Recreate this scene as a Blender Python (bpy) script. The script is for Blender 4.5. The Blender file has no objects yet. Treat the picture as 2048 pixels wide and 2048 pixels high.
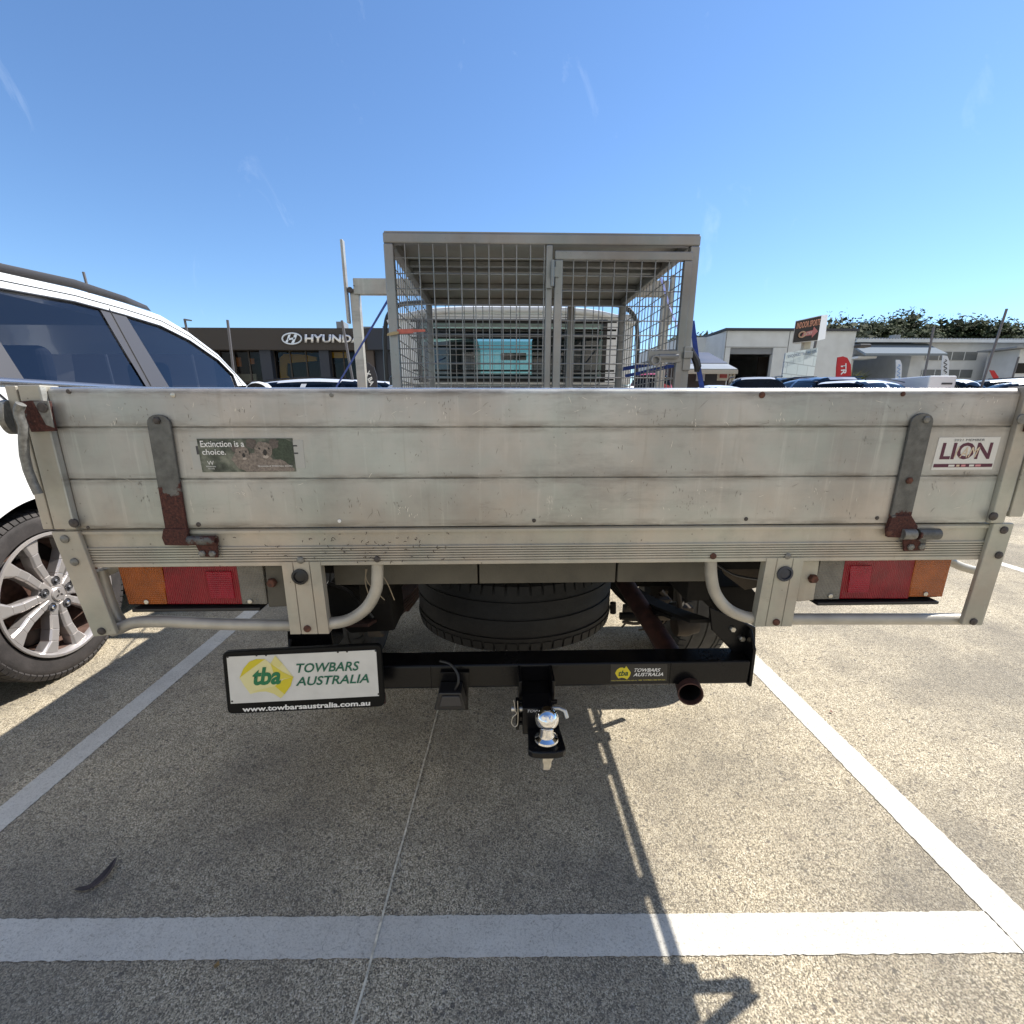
import bpy, math, random
from mathutils import Vector, Matrix
random.seed(7)
SC = bpy.context.scene
C = SC.collection
rad = math.radians
# ------------------------------------------------------------------ camera
F, CX, CY, YH, H = 960.0, 1024.0, 1086.0, 818.0, 1.13
PITCH = math.atan((CY - YH) / F)
YAW = math.atan(29.0 / math.hypot(F, CY - YH))
FWD = Vector((math.sin(YAW) * math.cos(PITCH), math.cos(YAW) * math.cos(PITCH), -math.sin(PITCH)))
RGT = Vector((math.cos(YAW), -math.sin(YAW), 0))
UPV = RGT.cross(FWD)
cam_d = bpy.data.cameras.new('camera')
cam = bpy.data.objects.new('camera', cam_d); C.objects.link(cam)
cam_d.sensor_width = 36; cam_d.lens = F / 2048 * 36
cam_d.shift_y = (CY - 1024) / 2048
cam_d.clip_start = 0.02; cam_d.clip_end = 3000
cam.matrix_world = Matrix(((RGT.x, UPV.x, -FWD.x, 0), (RGT.y, UPV.y, -FWD.y, 0), (RGT.z, UPV.z, -FWD.z, H), (0, 0, 0, 1)))
SC.camera = cam
# ------------------------------------------------------------------ sky, sun, exposure
SUN = Vector((0.785, 0.385, 1.0)).normalized()
SUN_EL = math.asin(SUN.z); SUN_AZ = math.atan2(SUN.x, SUN.y)
W = bpy.data.worlds.new('World'); SC.world = W; W.use_nodes = True
nt = W.node_tree; nt.nodes.clear()
wo = nt.nodes.new('ShaderNodeOutputWorld'); bg = nt.nodes.new('ShaderNodeBackground')
sk = nt.nodes.new('ShaderNodeTexSky'); sk.sky_type = 'NISHITA'; sk.sun_disc = False
sk.sun_elevation = SUN_EL; sk.sun_rotation = SUN_AZ
sk.altitude = 0; sk.air_density = 1.0; sk.dust_density = 0.1; sk.ozone_density = 2.6
bg.inputs['Strength'].default_value = 0.095
tint = nt.nodes.new('ShaderNodeMix'); tint.data_type = 'RGBA'; tint.blend_type = 'MULTIPLY'; tint.inputs[0].default_value = 1
tint.inputs[7].default_value = (0.70, 0.85, 1.0, 1); nt.links.new(sk.outputs[0], tint.inputs[6])
# thin high cirrus, a few faint wisps low in the sky
wc = nt.nodes.new('ShaderNodeTexCoord'); wm = nt.nodes.new('ShaderNodeMapping'); wm.inputs['Scale'].default_value = (8, 8, 3.2); wm.inputs['Rotation'].default_value = (0.3, 0.5, 0.8); wm.inputs['Location'].default_value = (8.39, 1.08, -0.47)
wn = nt.nodes.new('ShaderNodeTexNoise'); wn.inputs['Scale'].default_value = 1.6; wn.inputs['Detail'].default_value = 9; wn.inputs['Roughness'].default_value = 0.62; wn.inputs['Distortion'].default_value = 0.7
wr_ = nt.nodes.new('ShaderNodeValToRGB'); wr_.color_ramp.elements[0].position = 0.64; wr_.color_ramp.elements[0].color = (0, 0, 0, 1); wr_.color_ramp.elements[1].position = 0.85; wr_.color_ramp.elements[1].color = (0.13, 0.13, 0.13, 1)
cl_ = nt.nodes.new('ShaderNodeMix'); cl_.data_type = 'RGBA'; cl_.inputs[7].default_value = (8.5, 9.0, 9.5, 1)
nt.links.new(wc.outputs['Generated'], wm.inputs[0]); nt.links.new(wm.outputs[0], wn.inputs['Vector']); nt.links.new(wn.outputs[0], wr_.inputs[0])
nt.links.new(wr_.outputs[0], cl_.inputs[0]); nt.links.new(tint.outputs[2], cl_.inputs[6]); 
# unseen cloud bank added behind the camera to whiten and brighten the shade
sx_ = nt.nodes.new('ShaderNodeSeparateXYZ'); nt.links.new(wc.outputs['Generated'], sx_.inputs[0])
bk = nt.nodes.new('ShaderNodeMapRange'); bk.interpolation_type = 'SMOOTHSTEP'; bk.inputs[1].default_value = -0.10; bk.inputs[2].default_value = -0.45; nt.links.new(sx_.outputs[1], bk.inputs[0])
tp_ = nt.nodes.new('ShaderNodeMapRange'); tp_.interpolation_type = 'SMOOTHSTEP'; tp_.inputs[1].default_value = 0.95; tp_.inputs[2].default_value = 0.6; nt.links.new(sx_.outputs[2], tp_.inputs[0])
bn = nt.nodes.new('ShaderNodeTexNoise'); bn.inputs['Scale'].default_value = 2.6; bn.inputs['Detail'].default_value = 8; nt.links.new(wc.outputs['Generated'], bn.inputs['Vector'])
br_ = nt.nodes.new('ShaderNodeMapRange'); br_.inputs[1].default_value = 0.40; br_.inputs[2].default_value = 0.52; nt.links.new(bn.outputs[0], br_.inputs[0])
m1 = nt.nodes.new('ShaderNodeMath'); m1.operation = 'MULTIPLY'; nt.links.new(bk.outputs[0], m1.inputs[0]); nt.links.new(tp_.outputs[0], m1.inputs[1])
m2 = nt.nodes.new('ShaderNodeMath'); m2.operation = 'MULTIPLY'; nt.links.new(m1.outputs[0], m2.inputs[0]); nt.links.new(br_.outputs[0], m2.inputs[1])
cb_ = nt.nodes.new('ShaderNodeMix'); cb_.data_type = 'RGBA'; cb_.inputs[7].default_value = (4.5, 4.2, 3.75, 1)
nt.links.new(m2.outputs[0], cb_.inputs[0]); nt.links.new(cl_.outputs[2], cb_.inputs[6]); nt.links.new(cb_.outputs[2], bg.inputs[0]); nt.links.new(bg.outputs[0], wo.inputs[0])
sl = bpy.data.lights.new('sun', 'SUN'); sl.energy = 3.8; sl.angle = rad(0.53); sl.color = (1.0, 0.96, 0.89)
so = bpy.data.objects.new('sun', sl); C.objects.link(so)
so.rotation_euler = SUN.to_track_quat('Z', 'Y').to_euler()
SC.view_settings.view_transform = 'Standard'; SC.view_settings.look = 'None'
SC.view_settings.exposure = 1.0; SC.view_settings.gamma = 1
SC.render.engine = 'CYCLES'
SC.cycles.use_denoising = True
SC.cycles.max_bounces = 8; SC.cycles.transparent_max_bounces = 24; SC.cycles.caustics_reflective = False

# ------------------------------------------------------------------ helpers
def ray(px, py): return RGT * ((px - CX) / F) - UPV * ((py - CY) / F) + FWD
O = Vector((0, 0, H))
def P(px, py, Y):
    d = ray(px, py); return O + d * (Y / d.y)
def PX(px, py, X):
    d = ray(px, py); return O + d * (X / d.x)
def A(px, py, Y):
    p = P(px, py, Y); return (p.x, p.z)

class MB:
    def __init__(s): s.v = []; s.f = []; s.m = []; s.cur = 0
    def face(s, idx): s.f.append(tuple(idx)); s.m.append(s.cur)
    def quad(s, a, b, c, d):
        n = len(s.v); s.v += [tuple(a), tuple(b), tuple(c), tuple(d)]; s.face((n, n+1, n+2, n+3)); return s
    def poly(s, pts):
        n = len(s.v); s.v += [tuple(p) for p in pts]; s.face(range(n, n + len(pts))); return s
    def box(s, x0, x1, y0, y1, z0, z1):
        n = len(s.v)
        s.v += [(x, y, z) for x in (x0, x1) for y in (y0, y1) for z in (z0, z1)]
        for q in ((0,1,3,2),(4,6,7,5),(0,4,5,1),(2,3,7,6),(0,2,6,4),(1,5,7,3)): s.face(n + i for i in q)
        return s
    def hexa(s, a, b):   # two quads (lists of 4 points), joined
        n = len(s.v); k = len(a); s.v += [tuple(p) for p in a] + [tuple(p) for p in b]
        s.face(range(n + k - 1, n - 1, -1)); s.face(range(n + k, n + 2 * k))
        for i in range(k): j = (i + 1) % k; s.face((n + i, n + j, n + k + j, n + k + i))
        return s
    def prism_y(s, xz, y0, y1):
        return s.hexa([(x, y0, z) for x, z in xz], [(x, y1, z) for x, z in xz])
    def prism_x(s, yz, x0, x1):
        return s.hexa([(x0, y, z) for y, z in yz], [(x1, y, z) for y, z in yz])
    def prism_z(s, xy, z0, z1):
        return s.hexa([(x, y, z0) for x, y in xy], [(x, y, z1) for x, y in xy])
    def tube(s, pts, r, n=10, cap=True):
        pts = [Vector(p) for p in pts]; rings = []
        rr = r if isinstance(r, (list, tuple)) else [r] * len(pts)
        t0 = (pts[1] - pts[0]).normalized()
        up = Vector((0, 0, 1)) if abs(t0.z) < 0.9 else Vector((0, 1, 0))
        nrm = t0.cross(up).normalized()
        for i, p in enumerate(pts):
            if i == 0: t = pts[1] - p
            elif i == len(pts) - 1: t = p - pts[i-1]
            else: t = (pts[i+1] - p).normalized() + (p - pts[i-1]).normalized()
            t = t.normalized(); nrm = (nrm - t * nrm.dot(t)).normalized(); b = t.cross(nrm)
            base = len(s.v)
            for k in range(n):
                a = 2 * math.pi * k / n
                s.v.append(tuple(p + (nrm * math.cos(a) + b * math.sin(a)) * rr[i]))
            rings.append(base)
        for a, b in zip(rings, rings[1:]):
            for k in range(n): j = (k + 1) % n; s.face((a + k, a + j, b + j, b + k))
        if cap: s.face(range(rings[0] + n - 1, rings[0] - 1, -1)); s.face(range(rings[-1], rings[-1] + n))
        return s
    def lathe(s, prof, c, axis, n=32, close=False):   # prof: (radius, height along axis)
        c = Vector(c); ax = Vector(axis).normalized()
        u = ax.cross(Vector((0, 0, 1)) if abs(ax.z) < 0.9 else Vector((0, 1, 0))).normalized(); w = ax.cross(u)
        base = len(s.v)
        for r, h in prof:
            for k in range(n):
                a = 2 * math.pi * k / n
                s.v.append(tuple(c + ax * h + (u * math.cos(a) + w * math.sin(a)) * r))
        m = len(prof)
        for i in range(m if close else m - 1):
            i2 = (i + 1) % m
            for k in range(n):
                j = (k + 1) % n; s.face((base + i*n + k, base + i*n + j, base + i2*n + j, base + i2*n + k))
        return s
    def disc(s, c, axis, r, h, n=12, dome=0.0):
        return s.lathe([(1e-5, 0), (r, 0), (r, h * 0.75), (r * 0.82, h), (1e-5, h + dome)], c, axis, n)
    def grid(s, rows):
        base = len(s.v); w = len(rows[0])
        for r in rows: s.v += [tuple(p) for p in r]
        for i in range(len(rows) - 1):
            for j in range(w - 1): s.face((base + i*w + j, base + i*w + j + 1, base + (i+1)*w + j + 1, base + (i+1)*w + j))
        return s
    def build(s, name, mat, parent=None, bevel=0, smooth=False, solid=0, seg=2):
        me = bpy.data.meshes.new(name); off = Vector((0, 0, 0))
        if parent is not None:
            q = parent
            while q.parent: q = q.parent
            off = q.location
        me.from_pydata([(x - off.x, y - off.y, z - off.z) for x, y, z in s.v], [], s.f)
        mats = mat if isinstance(mat, (list, tuple)) else [mat]
        for m in mats: me.materials.append(m)
        if len(mats) > 1:
            for p, i in zip(me.polygons, s.m): p.material_index = i
        me.validate()
        if smooth: smooth_mesh(me)
        o = bpy.data.objects.new(name, me); C.objects.link(o)
        if parent is not None: o.parent = parent
        if solid: md = o.modifiers.new('s', 'SOLIDIFY'); md.thickness = solid; md.offset = 0
        if bevel:
            md = o.modifiers.new('b', 'BEVEL'); md.width = bevel; md.segments = seg; md.limit_method = 'ANGLE'; md.angle_limit = rad(40)
            md.harden_normals = False
        return o
def smooth_mesh(me, ang=35):
    import bmesh
    bm = bmesh.new(); bm.from_mesh(me)
    bmesh.ops.recalc_face_normals(bm, faces=bm.faces)
    for f in bm.faces: f.smooth = True
    for e in bm.edges:
        if len(e.link_faces) == 2:
            e.smooth = e.calc_face_angle(0) < rad(ang)
    bm.to_mesh(me); bm.free()

def thing(name, label, cat, loc=(0, 0, 0), group=None):
    o = bpy.data.objects.new(name, None); C.objects.link(o); o.location = loc; o.empty_display_size = 0.1
    o['label'] = label; o['category'] = cat
    if group: o['group'] = group
    bpy.context.view_layer.update()
    return o
def tag(o, label, cat, group=None):
    o['label'] = label; o['category'] = cat
    if group: o['group'] = group
    return o
def struct(o): o['kind'] = 'structure'; return o
def copy_tree(o, parent=None):
    c = o.copy(); C.objects.link(c)
    if parent: c.parent = parent
    for ch in list(o.children): copy_tree(ch, c)
    return c

def text(name, body, mat, parent, LL, LR, UL, lift=0.0, shear=0.0, bold=0.0, res=3, thick=0.0):
    """Lettering stretched to the box LL-LR-UL, `lift` metres off its plane towards the camera."""
    cu = bpy.data.curves.new(name, 'FONT'); cu.body = body; cu.size = 1; cu.shear = shear; cu.offset = bold; cu.resolution_u = res
    ob = bpy.data.objects.new('tmp', cu); C.objects.link(ob)
    dg = bpy.context.evaluated_depsgraph_get(); me = bpy.data.meshes.new_from_object(ob.evaluated_get(dg))
    bpy.data.objects.remove(ob)
    xs = [v.co.x for v in me.vertices]; ys = [v.co.y for v in me.vertices]
    x0, x1, y0, y1 = min(xs), max(xs), min(ys), max(ys)
    LL, LR, UL = Vector(LL), Vector(LR), Vector(UL); u = LR - LL; w = UL - LL
    n = u.cross(w).normalized()
    if n.dot(O - LL) < 0: n = -n
    q = parent
    while q is not None and q.parent: q = q.parent
    off = q.location if q is not None else Vector((0, 0, 0))
    for v in me.vertices:
        v.co = LL + u * ((v.co.x - x0) / (x1 - x0)) + w * ((v.co.y - y0) / (y1 - y0)) + n * lift - off
    me.materials.clear(); me.materials.append(mat)
    o = bpy.data.objects.new(name, me); C.objects.link(o); o.parent = parent
    if thick: md = o.modifiers.new('s', 'SOLIDIFY'); md.thickness = thick; md.offset = 0
    return o

# ------------------------------------------------------------------ materials
def nm(name):
    m = bpy.data.materials.new(name); m.use_nodes = True
    t = m.node_tree; b = t.nodes['Principled BSDF']; return m, t, b
def simple(name, col, rough=0.5, metal=0.0, coat=0.0, spec=0.5, var=0.0, vscale=20, bump=0.0, bscale=200):
    m, t, b = nm(name)
    b.inputs['Base Color'].default_value = (*col, 1); b.inputs['Roughness'].default_value = rough
    b.inputs['Metallic'].default_value = metal; b.inputs['Coat Weight'].default_value = coat
    b.inputs['Specular IOR Level'].default_value = spec
    if var or bump:
        tc = t.nodes.new('ShaderNodeTexCoord')
    if var:
        n = t.nodes.new('ShaderNodeTexNoise'); n.inputs['Scale'].default_value = vscale; n.inputs['Detail'].default_value = 6
        r = t.nodes.new('ShaderNodeValToRGB')
        r.color_ramp.elements[0].position = 0.3; r.color_ramp.elements[1].position = 0.7
        r.color_ramp.elements[0].color = (*[c * (1 - var) for c in col], 1)
        r.color_ramp.elements[1].color = (*[min(1, c * (1 + var)) for c in col], 1)
        t.links.new(tc.outputs['Object'], n.inputs['Vector']); t.links.new(n.outputs[0], r.inputs[0]); t.links.new(r.outputs[0], b.inputs['Base Color'])
        mr = t.nodes.new('ShaderNodeMapRange'); mr.inputs[3].default_value = rough * 0.8; mr.inputs[4].default_value = min(1, rough * 1.25)
        t.links.new(n.outputs[0], mr.inputs[0]); t.links.new(mr.outputs[0], b.inputs['Roughness'])
    if bump:
        n = t.nodes.new('ShaderNodeTexNoise'); n.inputs['Scale'].default_value = bscale; n.inputs['Detail'].default_value = 4
        bp = t.nodes.new('ShaderNodeBump'); bp.inputs['Strength'].default_value = bump; bp.inputs['Distance'].default_value = 0.002
        t.links.new(tc.outputs['Object'], n.inputs['Vector']); t.links.new(n.outputs[0], bp.inputs['Height']); t.links.new(bp.outputs[0], b.inputs['Normal'])
    return m
class NT:
    """tiny node-building helper"""
    def __init__(s, t): s.t = t
    def n(s, typ, **kw):
        x = s.t.nodes.new(typ)
        for k, v in kw.items():
            if k.startswith('_'): setattr(x, k[1:], v)
            else: x.inputs[k.replace('__', ' ')].default_value = v
        return x
    def l(s, a, b): s.t.links.new(a, b)
    def noise(s, vec, scale, detail=4, rough=0.55):
        x = s.n('ShaderNodeTexNoise', Scale=scale, Detail=detail, Roughness=rough); s.l(vec, x.inputs['Vector']); return x.outputs[0]
    def ramp(s, fac, stops):
        r = s.t.nodes.new('ShaderNodeValToRGB'); cr = r.color_ramp
        while len(cr.elements) < len(stops): cr.elements.new(0.5)
        for e, (p, c) in zip(cr.elements, stops): e.position = p; e.color = (*c, 1) if len(c) == 3 else c
        s.l(fac, r.inputs[0]); return r.outputs[0]
    def mix(s, fac, a, b, mode='MIX'):
        x = s.t.nodes.new('ShaderNodeMix'); x.data_type = 'RGBA'; x.blend_type = mode
        if isinstance(fac, (int, float)): x.inputs[0].default_value = fac
        else: s.l(fac, x.inputs[0])
        for v, i in ((a, 6), (b, 7)):
            if isinstance(v, tuple): x.inputs[i].default_value = (*v, 1)
            else: s.l(v, x.inputs[i])
        return x.outputs[2]
    def math(s, op, a, b=0.0):
        x = s.t.nodes.new('ShaderNodeMath'); x.operation = op
        for v, i in ((a, 0), (b, 1)):
            if isinstance(v, (int, float)): x.inputs[i].default_value = v
            else: s.l(v, x.inputs[i])
        return x.outputs[0]
    def mapping(s, vec, scale=(1, 1, 1), loc=(0, 0, 0)):
        x = s.t.nodes.new('ShaderNodeMapping'); x.inputs['Scale'].default_value = scale; x.inputs['Location'].default_value = loc
        s.l(vec, x.inputs[0]); return x.outputs[0]
    def bump(s, h, strength, dist):
        x = s.n('ShaderNodeBump', Strength=strength, Distance=dist); s.l(h, x.inputs['Height']); return x.outputs[0]

def m_alu(name, base=(0.45, 0.44, 0.41), streak=1.0, metal=0.45, rough=0.48, dirt=0.5):
    m, t, b = nm(name); N = NT(t); tc = N.n('ShaderNodeTexCoord').outputs['Object']
    big = N.noise(tc, 3.0, 5); mid = N.noise(tc, 18, 6, 0.65)
    st = N.noise(N.mapping(tc, (42, 42, 2.2)), 1.0, 6, 0.7)          # vertical run marks
    br = N.noise(N.mapping(tc, (1.2, 60, 260)), 1.0, 3, 0.6)         # long brushed lines
    fine = N.noise(tc, 420, 3, 0.7)
    c = N.ramp(big, [(0.36, tuple(x * 0.78 for x in base)), (0.64, tuple(min(1, x * 1.16) for x in base))])
    c = N.mix(N.math('MULTIPLY', N.ramp(mid, [(0.5, (0, 0, 0)), (0.72, (1, 1, 1))]), 0.30 * dirt), c, (0.22, 0.20, 0.165))
    c = N.mix(N.math('MULTIPLY', N.ramp(st, [(0.56, (0, 0, 0)), (0.70, (1, 1, 1))]), 0.45 * streak), c, tuple(min(1, x * 1.35) for x in base))
    c = N.mix(N.math('MULTIPLY', N.ramp(st, [(0.30, (1, 1, 1)), (0.42, (0, 0, 0))]), 0.30 * streak), c, (0.25, 0.225, 0.18))
    c = N.mix(0.05, c, N.ramp(br, [(0.3, (0.72, 0.72, 0.72)), (0.7, (1.12, 1.12, 1.12))]), 'MULTIPLY')
    hue = N.ramp(N.noise(N.mapping(tc, (1, 1, 1), (5.5, 1, 2)), 5.5, 5, 0.6), [(0.35, (0.93, 1.0, 1.0)), (0.5, (1, 1, 1)), (0.65, (1.04, 0.97, 0.93))])
    c = N.mix(1.0, c, hue, 'MULTIPLY')
    wht = N.noise(N.mapping(tc, (30, 30, 9), (1.3, 0, 4.2)), 1.0, 8, 0.8)
    c = N.mix(N.math('MULTIPLY', N.ramp(wht, [(0.63, (0, 0, 0)), (0.67, (1, 1, 1))]), 0.45 * streak), c, (0.85, 0.82, 0.76))
    # pits, scuffs, dark marks
    vo = N.n('ShaderNodeTexVoronoi', Scale=55.0, Randomness=1.0); N.l(tc, vo.inputs['Vector'])
    spot = N.ramp(vo.outputs['Distance'], [(0.06, (1, 1, 1)), (0.11, (0, 0, 0))])
    gate = N.ramp(N.noise(tc, 9, 2), [(0.46, (0, 0, 0)), (0.54, (1, 1, 1))])
    c = N.mix(N.math('MULTIPLY', N.math('MULTIPLY', spot, gate), 0.75 * dirt), c, (0.07, 0.06, 0.05))
    sc = N.noise(N.mapping(tc, (7, 7, 21), (3.1, 0, 1.7)), 1.0, 9, 0.8)
    c = N.mix(N.math('MULTIPLY', N.ramp(sc, [(0.60, (0, 0, 0)), (0.68, (1, 1, 1))]), 0.55 * dirt), c, (0.12, 0.11, 0.10))
    if name == 'weathered_aluminium':
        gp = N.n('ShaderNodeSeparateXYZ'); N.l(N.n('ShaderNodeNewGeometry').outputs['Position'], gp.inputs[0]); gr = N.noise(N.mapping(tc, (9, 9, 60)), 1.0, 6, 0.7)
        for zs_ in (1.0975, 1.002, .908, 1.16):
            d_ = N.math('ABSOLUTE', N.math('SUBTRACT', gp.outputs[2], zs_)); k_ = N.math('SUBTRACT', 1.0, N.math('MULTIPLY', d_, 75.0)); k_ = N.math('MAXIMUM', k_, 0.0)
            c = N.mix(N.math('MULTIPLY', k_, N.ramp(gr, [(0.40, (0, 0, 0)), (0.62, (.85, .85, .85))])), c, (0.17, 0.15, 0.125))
        sm1 = N.noise(N.mapping(tc, (2.2, 2.2, 9), (8.1, 0, 3.3)), 1.0, 7, 0.72)
        c = N.mix(N.math('MULTIPLY', N.ramp(sm1, [(0.54, (0, 0, 0)), (0.66, (1, 1, 1))]), 0.38), c, (0.21, 0.20, 0.185))
    N.l(c, b.inputs['Base Color']); b.inputs['Metallic'].default_value = metal
    mr = N.n('ShaderNodeMapRange'); mr.inputs[3].default_value = rough - 0.1; mr.inputs[4].default_value = rough + 0.16
    N.l(mid, mr.inputs[0]); N.l(mr.outputs[0], b.inputs['Roughness'])
    h = N.math('ADD', N.math('MULTIPLY', fine, 0.35), N.math('MULTIPLY', br, 0.04)); h = N.math('ADD', h, big)
    N.l(N.bump(h, 0.35, 0.0012), b.inputs['Normal'])
    return m
def m_rust(name, zlo, zhi, side=0.0, xc=0.0, base=(0.105, 0.105, 0.10)):
    """grey galvanised steel, rusted below a ragged line between heights zlo..zhi (metres above the ground)"""
    m, t, b = nm(name); N = NT(t); g = N.n('ShaderNodeNewGeometry').outputs['Position']
    sep = N.n('ShaderNodeSeparateXYZ'); N.l(g, sep.inputs[0])
    no = N.noise(g, 26, 6, 0.7); big = N.noise(g, 9, 3)
    k = N.math('DIVIDE', N.math('SUBTRACT', zhi, sep.outputs[2]), zhi - zlo)
    k = N.math('ADD', k, N.math('MULTIPLY', N.math('SUBTRACT', no, 0.5), 2.6))
    k = N.math('ADD', k, N.math('MULTIPLY', N.math('SUBTRACT', big, 0.5), 3.2))
    if side: k = N.math('ADD', k, N.math('MULTIPLY', N.math('SUBTRACT', sep.outputs[0], xc), side))
    mask = N.ramp(k, [(0.46, (0, 0, 0)), (0.60, (1, 1, 1))])
    f = N.noise(g, 240, 5, 0.7)
    rc = N.ramp(f, [(0.3, (0.010, 0.006, 0.006)), (0.48, (0.055, 0.016, 0.012)), (0.66, (0.10, 0.032, 0.022)), (0.78, (0.34, 0.25, 0.20))])
    zc = N.ramp(N.noise(g, 60, 4), [(0.3, tuple(x * 0.75 for x in base)), (0.7, tuple(x * 1.35 for x in base))])
    N.l(N.mix(mask, zc, rc), b.inputs['Base Color'])
    mm = N.n('ShaderNodeMapRange'); mm.inputs[3].default_value = 0.35; mm.inputs[4].default_value = 0.0; N.l(mask, mm.inputs[0]); N.l(mm.outputs[0], b.inputs['Metallic'])
    mr = N.n('ShaderNodeMapRange'); mr.inputs[3].default_value = 0.42; mr.inputs[4].default_value = 0.85; N.l(mask, mr.inputs[0]); N.l(mr.outputs[0], b.inputs['Roughness'])
    N.l(N.bump(f, 0.5, 0.0015), b.inputs['Normal'])
    return m
def m_glass(name, tint=(0.16, 0.2, 0.24), alpha=0.55, refl=(1, 1, 1), rough=0.01):
    """thin tinted pane: part see-through, part glossy, the same for every ray"""
    m = bpy.data.materials.new(name); m.use_nodes = True; t = m.node_tree; t.nodes.clear(); N = NT(t)
    out = N.n('ShaderNodeOutputMaterial'); tr = N.n('ShaderNodeBsdfTransparent'); tr.inputs[0].default_value = (*tint, 1)
    gl = N.n('ShaderNodeBsdfGlossy', Roughness=rough); gl.inputs[0].default_value = (*refl, 1)
    ge = N.n('ShaderNodeNewGeometry'); dt = N.n('ShaderNodeVectorMath', _operation='DOT_PRODUCT'); N.l(ge.outputs['Normal'], dt.inputs[0]); N.l(ge.outputs['Incoming'], dt.inputs[1])
    sch = N.math('ADD', N.math('MULTIPLY', N.math('POWER', N.math('SUBTRACT', 1.0, N.math('ABSOLUTE', dt.outputs['Value'])), 5.0), 0.96), 0.05); mx = N.n('ShaderNodeMixShader')
    k = N.math('MINIMUM', N.math('ADD', N.math('MULTIPLY', sch, 1.0), alpha), 1.0)
    N.l(k, mx.inputs[0]); N.l(tr.outputs[0], mx.inputs[1]); N.l(gl.outputs[0], mx.inputs[2]); N.l(mx.outputs[0], out.inputs[0])
    return m
def m_concrete():
    m, t, b = nm('exposed_aggregate_concrete'); N = NT(t); g = N.n('ShaderNodeNewGeometry').outputs['Position']
    wob = N.n('ShaderNodeVectorMath', _operation='ADD'); nn = N.n('ShaderNodeTexNoise', Scale=90.0, Detail=2.0); N.l(g, nn.inputs['Vector'])
    sc = N.n('ShaderNodeVectorMath', _operation='SCALE'); sc.inputs['Scale'].default_value = 0.002; N.l(nn.outputs[1], sc.inputs[0])
    N.l(g, wob.inputs[0]); N.l(sc.outputs[0], wob.inputs[1]); gv = wob.outputs[0]
    v1 = N.n('ShaderNodeTexVoronoi', Scale=340.0); N.l(gv, v1.inputs['Vector'])
    v2 = N.n('ShaderNodeTexVoronoi', Scale=62.0); N.l(gv, v2.inputs['Vector'])
    sepc = N.n('ShaderNodeSeparateColor'); N.l(v1.outputs['Color'], sepc.inputs[0])
    sepd = N.n('ShaderNodeSeparateColor'); N.l(v2.outputs['Color'], sepd.inputs[0])
    matrix = N.ramp(N.noise(g, 1.3, 6, 0.6), [(0.3, (0.44, 0.375, 0.265)), (0.55, (0.54, 0.46, 0.325)), (0.72, (0.60, 0.52, 0.375))])
    stone = N.ramp(sepc.outputs[1], [(0.0, (0.06, 0.052, 0.042)), (0.22, (0.18, 0.155, 0.118)), (0.5, (0.50, 0.425, 0.30)), (0.8, (0.72, 0.62, 0.455)), (1.0, (0.88, 0.80, 0.64))])
    c = N.mix(0.72, matrix, stone)
    grain = N.noise(g, 300, 4, 0.75)
    c = N.mix(0.85, c, N.ramp(grain, [(0.38, (0.22, 0.21, 0.20)), (0.48, (0.95, 0.95, 0.95)), (0.66, (1.4, 1.38, 1.34))]), 'MULTIPLY')
    big = N.math('GREATER_THAN', sepd.outputs[0], 0.86)
    core = N.ramp(v2.outputs['Distance'], [(0.25, (1, 1, 1)), (0.38, (0, 0, 0))])
    c = N.mix(N.math('MULTIPLY', N.math('MULTIPLY', big, core), 0.7), c, (0.12, 0.105, 0.095))
    # wear, tyre dust and stains (fixed on the ground)
    w = N.noise(g, 0.9, 7, 0.62); w2 = N.noise(N.mapping(g, (1, 1, 1), (7.3, 2.2, 0)), 2.6, 6, 0.65)
    c = N.mix(N.math('MULTIPLY', N.ramp(w, [(0.44, (0, 0, 0)), (0.60, (1, 1, 1))]), 0.55), c, (0.17, 0.155, 0.13))
    c = N.mix(N.math('MULTIPLY', N.ramp(w2, [(0.48, (0, 0, 0)), (0.62, (1, 1, 1))]), 0.32), c, (0.15, 0.135, 0.115))
    w3 = N.noise(N.mapping(g, (1, 1, 1), (3.3, 9.2, 0)), 14, 4, 0.7)
    c = N.mix(N.math('MULTIPLY', N.ramp(w3, [(0.55, (0, 0, 0)), (0.68, (1, 1, 1))]), 0.30), c, (0.16, 0.135, 0.11))
    N.l(c, b.inputs['Base Color']); b.inputs['Roughness'].default_value = 0.92; b.inputs['Specular IOR Level'].default_value = 0.15
    N.l(N.bump(N.math('ADD', N.math('MULTIPLY', v1.outputs['Distance'], -0.7), grain), 0.7, 0.003), b.inputs['Normal'])
    return m
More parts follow.
